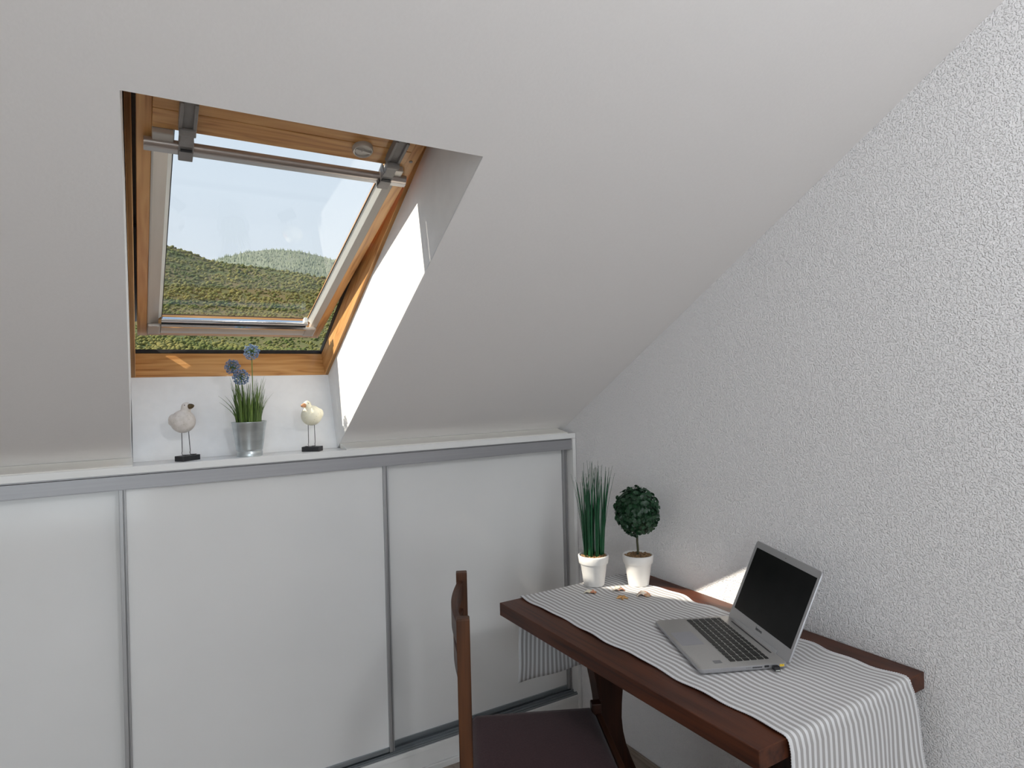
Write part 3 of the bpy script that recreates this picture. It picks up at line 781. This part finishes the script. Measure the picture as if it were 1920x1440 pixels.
# five thick bundles, each of thin blades that fan out at the top; positions across the view
vx = Vector((.859, -.512, 0)); vy = Vector((.512, .859, 0))
for (a, b_, rad, H, lean, nb) in ((-.0275, .006, .0055, .30, -.004, 9), (-.0130, -.020, .0060, .325, -.002, 9), (.0110, -.016, .0062, .34, .003, 10), (.0010, .024, .0065, .335, .0, 6), (.0300, .000, .0052, .325, .016, 9)):
    m = MB(); p0 = vx * a + vy * b_
    for k in range(nb):
        th = rnd.random() * 2 * PI; r = rad * math.sqrt((k + .5) / nb)
        q0 = p0 + vx * (r * math.cos(th)) + vy * (r * math.sin(th)); h = H * (.78 + .22 * rnd.random())
        sp = .010 + .012 * rnd.random()
        pts = []
        for j in range(9):
            t = j / 8
            d = vx * (math.cos(th) * sp * t ** 2.2 + lean * t) + vy * (math.sin(th) * sp * t ** 2.2)
            pts.append(q0 + d + Vector((0, 0, .088 + h * t)))
        wd = [.0040 * (1 - .15 * j / 8) if j < 4 else .0034 * (1 - ((j - 4) / 4.3)) + .00035 for j in range(9)]
        m.tube(pts, [w_ * .78 for w_ in wd], 6)
    m.build('reed_bundle', M['reed'], pa, smooth=True)
m = MB()
for (a, b_, ex, H) in ((-.030, .004, -.042, .300), (-.028, .01, -.034, .275), (-.03, -.004, -.028, .29), (.031, .004, .044, .325), (.03, -.004, .036, .31), (.032, .0, .050, .30), (.02, .01, .020, .33), (.0, .02, -.012, .345), (.012, .0, .012, .345)):
    p0 = vx * a + vy * b_; pts = []
    for j in range(10):
        t = j / 9; pts.append(p0 + vx * (ex * (.35 * t + .65 * t * t)) + Vector((0, 0, .09 + H * t)))
    m.tube(pts, [.0014 * (1 - .75 * j / 9) for j in range(10)], 5)
for k in range(20):
    a = rnd.uniform(-.030, .030); b_ = rnd.uniform(-.018, .02); H = rnd.uniform(.275, .338); ex = a * rnd.uniform(-.05, .28) + rnd.uniform(-.004, .004); ey = rnd.uniform(-.008, .008)
    p0 = vx * a + vy * b_
    m.tube([p0 + vx * (ex * (j / 7) ** 1.6) + vy * (ey * (j / 7) ** 1.6) + Vector((0, 0, .10 + H * j / 7)) for j in range(8)], [.0015 * (1 - .72 * j / 7) for j in range(8)], 5)
lab(m.build('loose_blades', M['reed'], pa, smooth=True), 'thin loose blades leaning outwards')

pb = thing('potted_topiary', 'round leafy topiary ball on a thin trunk in a white pot', 'plant', (-.122, -.512, CZ + .0003))
clay_pot(pb); pebbles(pb, 5)
m = MB(); m.tube([(0, 0, .088), (.001, 0, .12), (-.0005, .001, .15), (0, 0, .20), (0, 0, .25)], [.0044, .0040, .0037, .0036, .0034], 10)
m.build('trunk', M['bark'], pb, smooth=True)
rnd = random.Random(21)
m = MB(); cz = .256; rx, rz = .074, .082
m.ellipsoid((0, 0, cz), (rx * .86, rx * .86, rz * .86), 24, 16)
GA = PI * (3 - math.sqrt(5)); NL = 760
for k in range(NL):
    z = 1 - 2 * (k + .5) / NL; r = math.sqrt(1 - z * z); a = GA * k
    n_ = Vector((r * math.cos(a), r * math.sin(a), z))
    dep = .85 + .22 * rnd.random()
    p = Vector((n_.x * rx * dep, n_.y * rx * dep, cz + n_.z * rz * dep))
    nn = (n_ + Vector((rnd.uniform(-1, 1), rnd.uniform(-1, 1), rnd.uniform(-.6, 1))) * .75).normalized()
    t1 = nn.orthogonal().normalized(); t2_ = nn.cross(t1); ro = rnd.random() * 6.28
    t1, t2_ = t1 * math.cos(ro) + t2_ * math.sin(ro), t2_ * math.cos(ro) - t1 * math.sin(ro)
    s = .0056 + .0030 * rnd.random(); o0 = len(m.v)
    m.v.append(tuple(p - nn * .0012))
    for j in range(7):
        th = 2 * PI * j / 7; m.v.append(tuple(p + (t1 * math.cos(th) * 1.15 + t2_ * math.sin(th)) * s + nn * (.0010 if j % 2 else .0002)))
    for j in range(7): m.quad_face((o0, o0 + 1 + j, o0 + 1 + (j + 1) % 7))
m.build('leaf_ball', M['leaf'], pb, smooth=True)

# ------------------------------------------------------------------ sea finds on the runner
def fan_shell(root, mat_, w_, h, ribs=11, curl=.4):
    m = MB(); NR, NA = 12, 44
    for i in range(NR + 1):
        t = i / NR
        for k in range(NA + 1):
            a = PI * (k / NA); f_ = 1 + .05 * math.cos(ribs * 2 * a) * t
            rr = w_ * .5 * t * f_ * (.82 + .18 * math.sin(a))
            dome = h * (math.sin(PI * min(1, t * .95 + .05)) ** .7) * (.55 + .45 * math.sin(a)) + .0004 * math.cos(ribs * 2 * a) * t
            m.v.append((rr * math.cos(a), rr * math.sin(a) * .85 - w_ * .18, dome + .0006))
    n = NA + 1
    for i in range(NR):
        for k in range(NA): m.quad_face((i * n + k, i * n + k + 1, (i + 1) * n + k + 1, (i + 1) * n + k))
    o = m.build('valve', mat_, root, smooth=True)
    s = o.modifiers.new('thickness', 'SOLIDIFY'); s.thickness = .0012
    return o
def coil(root, mat_, c_, r0, turns=2.6, ax=1.):
    m = MB(); pts = []; rad = []
    for k in range(60):
        t = k / 59; a = turns * 2 * PI * t; r = r0 * (1 - .82 * t)
        pts.append((c_[0] + r * math.cos(a) * .8, c_[1] + r * math.sin(a) * .6, c_[2] + r0 * .55 + r0 * 1.0 * t * ax)); rad.append(r0 * .55 * (1 - .8 * t))
    m.tube(pts, rad, 10); return m.build('spire', mat_, root, smooth=True)
g = 'seashells on the runner'
s1 = thing('seashell', 'pale yellowish seashell with an orange end, in front of the reed pot', 'shell', (-.318, -.487, CZ - .0008), R(-40), g)
fan_shell(s1, M['shell_pale'], .046, .011); coil(s1, M['shell'], (.012, -.004, 0), .0085)
s2 = thing('seashell', 'orange and cream seashell between the two white pots', 'shell', (-.222, -.523, CZ - .0008), R(-30), g)
fan_shell(s2, M['shell'], .048, .013); coil(s2, M['shell'], (.001, -.001, .004), .0085)
s3 = thing('seashell', 'large speckled brown seashell in front of the topiary pot', 'shell', (-.190, -.610, CZ - .0008), R(-25), g)
fan_shell(s3, M['shell'], .056, .017); coil(s3, M['shell_pale'], (.010, -.013, -.001), .0075)
st = MB(); N = 10; sr = .022; out = []
for k in range(50):
    a = 2 * PI * k / 50; lobe = (.5 + .5 * math.cos(5 * a)) ** 2.2; out.append((sr * (.26 + .74 * lobe), a, lobe))
st.v.append((0, 0, .0078))
for lvl, (sc_, zz) in enumerate(((.35, .0074), (.7, .0055), (.93, .0030), (1.0, .0004))):
    for (r, a, lobe) in out: st.v.append((r * sc_ * math.cos(a), r * sc_ * math.sin(a), zz + (.002 if lobe > .9 and lvl == 3 else 0)))
for k in range(50): st.quad_face((0, 1 + k, 1 + (k + 1) % 50))
for i in range(3):
    for k in range(50): st.quad_face((1 + i * 50 + k, 1 + (i + 1) * 50 + k, 1 + (i + 1) * 50 + (k + 1) % 50, 1 + i * 50 + (k + 1) % 50))
st.quad_face([151 + k for k in range(50)][::-1])
so = st.build('starfish', M['star'], None, (0, 0, 0), smooth=True); so.location = (-.262, -.588, CZ - .0006); so.rotation_euler = (0, 0, R(20))
tag(so, 'small tan dried starfish lying among the shells', 'starfish')

# ------------------------------------------------------------------ shelf: zinc pot with alliums
SH = 1.2190
pz = thing('potted_allium', 'zinc bucket with grassy leaves and three blue ball flowers on the shelf', 'plant', (-1.299, .0585, SH))
m = MB(); m.lathe([(.039, 0), (.0400, .0), (.0405, .003), (.0402, .013), (.0385, .0165), (.0385, .0185), (.0412, .0205), (.0415, .024), (.0535, .1085), (.0555, .1125), (.0555, .1140), (.0535, .1145), (.0525, .112), (.0510, .1055), (.0500, .102), (.001, .1015)], seg=64)
m.build('bucket', M['zinc'], pz, smooth=True, auto=55)
m = MB(); m.lathe([(.0505, .100), (.03, .104), (.001, .1055)], seg=32, cap0=False); m.build('soil', M['bark'], pz, smooth=True)
rnd = random.Random(5); m = MB()
def blade(a, r0, H, outx, outy, w_, droop=0., n=10):
    p0 = Vector((r0 * math.cos(a), r0 * math.sin(a), .098)); pts = []; wd = []
    for j in range(n):
        t = j / (n - 1)
        pts.append(p0 + Vector((outx * t ** 1.9, outy * t ** 1.9, H * (t - droop * t * t)))); wd.append(w_ * (1 - t ** 1.6) + .0002)
    sd = Vector((-outy, outx, 0)) if outx * outx + outy * outy > 1e-7 else Vector((1, 0, 0))
    sd = Vector((.95, .3, 0)) * .6 + sd.normalized() * .5
    m.ribbon(pts, wd, sd)
for k in range(150):
    a = rnd.random() * 2 * PI; r0 = .038 * math.sqrt(rnd.random()); H = .055 + .105 * rnd.random() ** .8
    sp = .004 + .020 * rnd.random()
    blade(a, r0, H, sp * math.cos(a) + rnd.uniform(-.006, .006), sp * math.sin(a) * .6, .0022 + .0012 * rnd.random())
for (a0, r0, H, ox, oy, w_, dr) in ((3.0, .032, .118, -.060, -.006, .0018, .12), (3.3, .034, .092, -.057, -.01, .0016, .1), (2.9, .03, .115, -.042, .0, .0018, .1), (3.1, .03, .165, -.026, .0, .0017, .0), (3.4, .026, .145, -.030, -.004, .0018, .1), (.2, .034, .130, .046, -.006, .0018, .16), (-.1, .03, .160, .018, -.005, .0017, .0), (.1, .028, .150, .024, .0, .0017, .0), (0., .036, .085, .020, -.004, .0016, .0), (.3, .036, .090, .030, -.002, .0015, .05), (.0, .02, .175, .030, -.006, .0016, .05), (3.2, .035, .075, -.020, -.01, .0016, 0)):
    blade(a0, r0, H, ox, oy, w_, dr)
fo = m.build('grass_leaves', M['blade'], pz, smooth=True)
def allium(cx_, cy_, cz_, rad, seed, foot, tint):
    rnd = random.Random(seed); h = MB(); c_ = Vector((cx_, cy_, cz_)); NF = 120
    h.cur = 0; h.ellipsoid(c_, (rad * .16,) * 3, 10, 6)
    for k in range(NF):
        z = 1 - 2 * (k + .5) / NF; r = math.sqrt(1 - z * z); a = GA * k + seed
        d = (Vector((r * math.cos(a), r * math.sin(a), z)) + Vector((rnd.uniform(-1, 1), rnd.uniform(-1, 1), rnd.uniform(-1, 1))) * .12).normalized()
        L_ = rad * (.66 + .32 * rnd.random())
        h.cur = 0; h.tube([c_, c_ + d * L_ * .5, c_ + d * L_], [.00045, .0004, .0004], 3)
        h.cur = 1; tip = c_ + d * L_; s = rad * .115
        t1 = d.orthogonal().normalized(); t2_ = d.cross(t1); o0 = len(h.v)
        h.v.append(tuple(tip - d * s * .6))
        for j in range(10):
            th = 2 * PI * j / 10 + k; q = s * (1.35 if j % 2 == 0 else .5)
            h.v.append(tuple(tip + (t1 * math.cos(th) + t2_ * math.sin(th)) * q + d * s * (.75 if j % 2 == 0 else .1)))
        h.v.append(tuple(tip + d * s * .9))
        for j in range(10):
            h.quad_face((o0, o0 + 1 + (j + 1) % 10, o0 + 1 + j)); h.quad_face((o0 + 11, o0 + 1 + j, o0 + 1 + (j + 1) % 10))
    ho = h.build('flower_head', [M['floret_stem'], M['floret']], pz)
    s = MB(); f_ = Vector(foot); pts = [f_.lerp(c_, t) + Vector((.004 * math.sin(t * 3), 0, 0)) * (1 - t) for t in [i / 8 for i in range(9)]]
    s.tube(pts, .0015, 8); s.build('flower_stem', M['blade'], ho, smooth=True)
    return ho
lab(allium(.0132, -.003, .3455, .0265, 1, (.010, .0, .10), 0), 'tallest of the three blue flower balls')
lab(allium(-.0465, .002, .2965, .0245, 2, (-.020, .004, .10), 0), 'left blue flower ball')
lab(allium(-.0230, -.010, .2620, .0270, 3, (-.012, -.004, .10), 0), 'lowest blue flower ball')

# ------------------------------------------------------------------ wooden birds
def bird(label, loc, mat_, beak_mat, body_c, body_r, head_c, head_r, beak_dir, beak_len, beak_r, base_rot, base_sz, legs, tail, seedk):
    root = thing('bird_figure', label, 'ornament', loc, 0)
    b_ = MB()
    b_.ellipsoid(body_c, body_r, 32, 20)
    b_.ellipsoid(head_c, head_r, 24, 16)
    bc, hc = Vector(body_c), Vector(head_c)
    for t in (.55, .68, .8, .9): b_.ellipsoid(bc.lerp(hc, t), (head_r[0] * .98,) * 3, 18, 12)
    tc, tr, trot = tail
    b_.ellipsoid(tc, tr, 18, 12, Matrix.Rotation(trot, 3, 'Y'))
    # folded wings: flattened ovals that stand slightly proud of the flanks
    for sgn in (-1, 1):
        side = Vector((-beak_dir[1], beak_dir[0], 0)).normalized() * sgn
        wc = bc + Vector((side.x * body_r[0] * .62, side.y * body_r[1] * .62, .004)) - Vector((beak_dir[0], beak_dir[1], 0)) * body_r[0] * .28
        ang = math.atan2(beak_dir[1], beak_dir[0])
        b_.ellipsoid(wc, (body_r[0] * .66, body_r[0] * .36, body_r[2] * .56), 18, 12, Matrix.Rotation(ang, 3, 'Z') @ Matrix.Rotation(R(28), 3, 'Y'))
    bo = b_.build('body', mat_, root, smooth=True)
    rm = bo.modifiers.new('fuse', 'REMESH'); rm.mode = 'VOXEL'; rm.voxel_size = .0016; rm.use_smooth_shade = True
    smo = bo.modifiers.new('soften', 'SMOOTH'); smo.iterations = 5; smo.factor = .5
    d = Vector(beak_dir).normalized(); k = MB()
    p = hc + d * head_r[0] * .55
    k.tube([p + d * beak_len * t for t in (0, .12, .3, .5, .7, .85, .96, 1.0)], [beak_r * q for q in (.75, .95, 1., .95, .78, .55, .3, .08)], 16, .85)
    k.build('beak', beak_mat, root, smooth=True)
    e = MB(); side = Vector((-d.y, d.x, 0)).normalized()
    for sgn in (-1, 1): e.ellipsoid(hc + d * head_r[0] * .40 + side * sgn * head_r[0] * .80 + Vector((0, 0, head_r[2] * .38)), (.0016,) * 3, 8, 6)
    e.build('eye', M['wire'], root, smooth=True)
    for (tx, ty, tz, bx, by, fx, fy) in legs:
        l_ = MB(); bz = base_sz[2]
        l_.tube([(tx, ty, tz), (tx * .7 + bx * .3, ty * .7 + by * .3, tz * .7 + bz * .3), (bx, by, bz + .014), (bx - .0012, by, bz + .008), (bx, by, bz + .0022), (bx + fx * .5, by + fy * .5, bz + .0012), (bx + fx, by + fy, bz + .0022)], [.0011] * 7, 8)
        for q in (-1, 1): l_.tube([(bx, by, bz + .0018), (bx + fx * .7 - q * fy * .5, by + fy * .7 + q * fx * .5, bz + .0012)], [.0010, .0009], 6)
        l_.build('leg', M['wire'], root, smooth=True)
    w_ = MB(); w_.box(-base_sz[0] / 2, base_sz[0] / 2, -base_sz[1] / 2, base_sz[1] / 2, 0, base_sz[2], Matrix.Rotation(base_rot, 4, 'Z'))
    w_.build('plinth', M['black'], root, bevel=.0012)
    return root
bird('greyish white wooden bird with a dark beak, left of the zinc bucket', (-1.484, .0585, SH), M['bird_grey'], M['beak_dark'],
     (-.0105, -.003, .1245), (.0365, .034, .0365), (-.0005, -.008, .1690), (.0150, .0150, .0160), (.60, -.75, .16), .024, .0085, R(38), (.066, .036, .0165),
     [(-.0150, -.004, .0935, -.0150, -.006, .017, -.004), (.0050, .004, .0935, .0085, .006, .017, -.003)], ((-.035, .004, .118), (.018, .012, .010), R(20)), 1)
bird('cream white wooden bird with an orange beak, right of the zinc bucket', (-1.0945, .0610, SH), M['bird_cream'], M['beak_orange'],
     (-.0010, -.004, .1245), (.0355, .033, .0350), (-.0165, -.010, .1620), (.0135, .0135, .0145), (-.80, -.58, -.06), .0235, .0075, R(-35), (.062, .038, .0165),
     [(-.0135, -.006, .095, -.0135, -.004, -.012, -.008), (.0100, .004, .095, .0105, .002, -.012, -.008)], ((.024, .006, .136), (.016, .012, .012), R(30)), 2)

# ------------------------------------------------------------------ outdoors: two wooded hills
CAM = Vector((-1.6302, -2.2088, 1.4384))
def lerp_tab(tab, x):
    if x <= tab[0][0]: return tab[0][1]
    for (a, b_) in zip(tab, tab[1:]):
        if x <= b_[0]:
            t = (x - a[0]) / (b_[0] - a[0]); t = t * t * (3 - 2 * t) * .35 + t * .65
            return a[1] + (b_[1] - a[1]) * t
    return tab[-1][1]
near_t = [(-40, .27), (-12, .255), (-4, .232), (0, .216), (2.3, .2035), (3.8, .1965), (5.9, .1850), (7.1, .1825), (9.5, .178), (12.5, .1725), (14.3, .166), (20, .145), (45, .11)]
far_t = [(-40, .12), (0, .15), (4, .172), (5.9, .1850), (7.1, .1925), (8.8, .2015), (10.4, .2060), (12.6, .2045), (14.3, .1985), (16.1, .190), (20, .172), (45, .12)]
ORG = (CAM.x, CAM.y)
def hill_pt(tab, az, t, d0, d1, e0, bump):
    d = d0 + (d1 - d0) * t
    er = lerp_tab(tab, az)
    e = e0 + (er - e0) * (t ** .85)
    a = R(az); x = ORG[0] + d * math.sin(a); y = ORG[1] + d * math.cos(a)
    z = CAM.z + e * d + bump * noise.noise(Vector((x * .012, y * .012, 3.))) * min(1, 3 * (1 - t) + .1)
    return Vector((x, y, z))
def hill(name, label, tab, d0, d1, e0, mat_, bump):
    m = MB(); NA, NT = 260, 90
    for j in range(NT + 1):
        for i in range(NA + 1): m.v.append(tuple(hill_pt(tab, -40 + 85 * i / NA, j / NT, d0, d1, e0, bump)))
    for j in range(NT):
        for i in range(NA): a = j * (NA + 1) + i; m.quad_face((a, a + 1, a + NA + 2, a + NA + 1))
    # the back of the hill drops away
    o0 = len(m.v)
    for i in range(NA + 1):
        p = hill_pt(tab, -40 + 85 * i / NA, 1., d0, d1, e0, bump); a = R(-40 + 85 * i / NA); m.v.append((p.x + 250 * math.sin(a), p.y + 250 * math.cos(a), 0))
    for i in range(NA): a = NT * (NA + 1) + i; m.quad_face((a, a + 1, o0 + i + 1, o0 + i))
    return tag(m.build(name, mat_, None, (ORG[0], 600, 0), smooth=True), label, 'hill')
hill('hillside', 'near scrubby olive green hillside seen through the roof window', near_t, 260, 900, .0, M['earth'], 6)
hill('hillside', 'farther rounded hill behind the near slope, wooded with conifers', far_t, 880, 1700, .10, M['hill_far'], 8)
ICO_V, ICO_F = [], []
bm = bmesh.new(); bmesh.ops.create_icosphere(bm, subdivisions=1, radius=1.)
ICO_V = [v.co.copy() for v in bm.verts]; ICO_F = [tuple(v.index for v in f_.verts) for f_ in bm.faces]; bm.free()
rnd = random.Random(99)
m = MB()
for k in range(23000):
    az = rnd.uniform(-9, 27); t = rnd.random() ** .9 if k < 15000 else rnd.random() * .30
    p = hill_pt(near_t, az, t, 260, 900, .0, 6); d = 260 + 640 * t
    s = (.0012 + .0024 * rnd.random() ** 2.5) * d
    s = min(s, 2.6) if k < 15000 else s * 1.35
    vs = []
    for v in ICO_V:
        q = v * (1 + .28 * rnd.uniform(-1, 1)); vs.append((p.x + q.x * s, p.y + q.y * s, p.z + s * .35 + q.z * s * .85))
    m.add(vs, ICO_F)
o = m.build('scrub_forest', M['scrub'], None, (ORG[0], 500, 0), smooth=True)
tag(o, 'olive green bushes and low trees covering the near hillside', 'forest', kind='stuff')
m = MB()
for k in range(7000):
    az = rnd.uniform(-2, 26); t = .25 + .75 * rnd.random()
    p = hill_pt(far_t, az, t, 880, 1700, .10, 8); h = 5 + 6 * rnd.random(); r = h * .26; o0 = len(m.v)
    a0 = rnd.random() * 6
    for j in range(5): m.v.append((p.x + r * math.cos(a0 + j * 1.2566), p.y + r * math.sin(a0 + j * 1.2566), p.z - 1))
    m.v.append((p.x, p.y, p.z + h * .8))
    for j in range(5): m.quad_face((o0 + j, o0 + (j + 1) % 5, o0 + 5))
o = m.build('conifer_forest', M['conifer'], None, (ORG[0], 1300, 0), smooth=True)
tag(o, 'dense conifers with haze in their colour covering the farther rounded hill', 'forest', kind='stuff')

# ------------------------------------------------------------------ light
wd = bpy.data.worlds.new('sky'); SC.world = wd; wd.use_nodes = True
t = wd.node_tree; bg = t.nodes['Background']
tc = nd(t, 'ShaderNodeTexCoord'); sp = nd(t, 'ShaderNodeSeparateXYZ'); t.links.new(tc.outputs['Generated'], sp.inputs[0])
rc = ramp(t, sp.outputs['Z'], [(.0, (.80, .86, .92)), (.20, (.76, .84, .935)), (.45, (.66, .785, .93)), (1., (.36, .56, .88))])
nz = nd(t, 'ShaderNodeTexNoise'); nz.inputs['Scale'].default_value = 3.; nz.inputs['Detail'].default_value = 4.
mp = nd(t, 'ShaderNodeMapping'); mp.inputs['Scale'].default_value = (1, 1, 3); t.links.new(tc.outputs['Generated'], mp.inputs[0]); t.links.new(mp.outputs[0], nz.inputs['Vector'])
cl = ramp(t, nz.outputs['Fac'], [(.50, (0, 0, 0)), (.75, (1, 1, 1))])
mx = nd(t, 'ShaderNodeMix', data_type='RGBA'); mx.inputs['B'].default_value = (.88, .90, .94, 1)
ml = nd(t, 'ShaderNodeMath', operation='MULTIPLY'); ml.inputs[1].default_value = .5
t.links.new(cl, ml.inputs[0]); t.links.new(ml.outputs[0], mx.inputs['Factor']); t.links.new(rc, mx.inputs['A'])
t.links.new(mx.outputs['Result'], bg.inputs['Color']); bg.inputs['Strength'].default_value = 1.0

sun = bpy.data.lights.new('sun', 'SUN'); sun.energy = 8.; sun.angle = R(.6); sun.color = (1., .90, .77)
so = bpy.data.objects.new('sun', sun); COL.objects.link(so)
so.rotation_euler = Vector((1.143, -.194, -1.)).to_track_quat('-Z', 'Y').to_euler(); so.location = (-6, 2, 6)
# area light standing in for daylight at the assumed rear window
ar = bpy.data.lights.new('rear_window_fill', 'AREA'); ar.shape = 'RECTANGLE'; ar.size = WX1 - WX0 - .1; ar.size_y = WZ1 - WZ0 - .1; ar.energy = 45; ar.color = (.87, .94, 1.)
ao = bpy.data.objects.new('rear_window_fill', ar); COL.objects.link(ao)
ao.location = ((WX0 + WX1) / 2, REAR - .10, (WZ0 + WZ1) / 2); ao.rotation_euler = (R(90), 0, 0)
# unseen globe lamp added to brighten the upper right wall and ceiling
gm = bpy.data.materials.new('opal_fill_globe'); gm.use_nodes = True
gb = gm.node_tree.nodes['Principled BSDF']; gb.inputs['Base Color'].default_value = (.9, .9, .88, 1)
gb.inputs['Emission Color'].default_value = (.93, .965, 1., 1); gb.inputs['Emission Strength'].default_value = 49.
lp = thing('globe_fill_lamp', 'white globe lamp added unseen behind the camera as fill light', 'lamp', (-.9, -2.75, 2.2))
m = MB(); m.ellipsoid((0, 0, 0), (.13, .13, .13), 32, 20); m.build('fill_globe', gm, lp, smooth=True)
m = MB(); m.lathe([(.035, .126), (.035, .16), (.006, .17), (.004, .18), (.004, FLAT_Z - 2.2 - .025), (.05, FLAT_Z - 2.2 - .024), (.05, FLAT_Z - 2.2 - .001)], seg=24); m.build('fill_lamp_cord', M['carcass'], lp, smooth=True, auto=40)
# sky portal at the roof window
pl = bpy.data.lights.new('roof_window_portal', 'AREA'); pl.shape = 'RECTANGLE'; pl.size = .62; pl.size_y = 1.25
pl.cycles.is_portal = True
po = bpy.data.objects.new('roof_window_portal', pl); COL.objects.link(po)
q = FW(.62, .16); po.location = ((XL + XR) / 2, q.y, q.z)
po.rotation_euler = (-EZ).to_track_quat('-Z', 'Y').to_euler()

# ------------------------------------------------------------------ camera
cam = bpy.data.cameras.new('camera'); cam.sensor_width = 36.; cam.lens = 1193.52 * 36 / 1920; cam.clip_end = 5000; cam.clip_start = .02
co = bpy.data.objects.new('camera', cam); COL.objects.link(co)
yaw, pit, rol = .53788, -.0010578, -.0246967
fv = Vector((math.sin(yaw) * math.cos(pit), math.cos(yaw) * math.cos(pit), math.sin(pit)))
r0 = Vector((math.cos(yaw), -math.sin(yaw), 0)); u0 = r0.cross(fv)
rv = r0 * math.cos(rol) + u0 * math.sin(rol); uv = -r0 * math.sin(rol) + u0 * math.cos(rol)
co.matrix_world = Matrix(((rv.x, uv.x, -fv.x, CAM.x), (rv.y, uv.y, -fv.y, CAM.y), (rv.z, uv.z, -fv.z, CAM.z), (0, 0, 0, 1)))
SC.camera = co
SC.view_settings.view_transform = 'Standard'; SC.view_settings.look = 'None'; SC.view_settings.exposure = 0.; SC.view_settings.gamma = 1.
SC.view_settings.use_curve_mapping = False
SC.cycles.max_bounces = 10; SC.cycles.diffuse_bounces = 6; SC.cycles.glossy_bounces = 4; SC.cycles.transparent_max_bounces = 12
SC.cycles.use_denoising = True; SC.cycles.sample_clamp_indirect = 6.
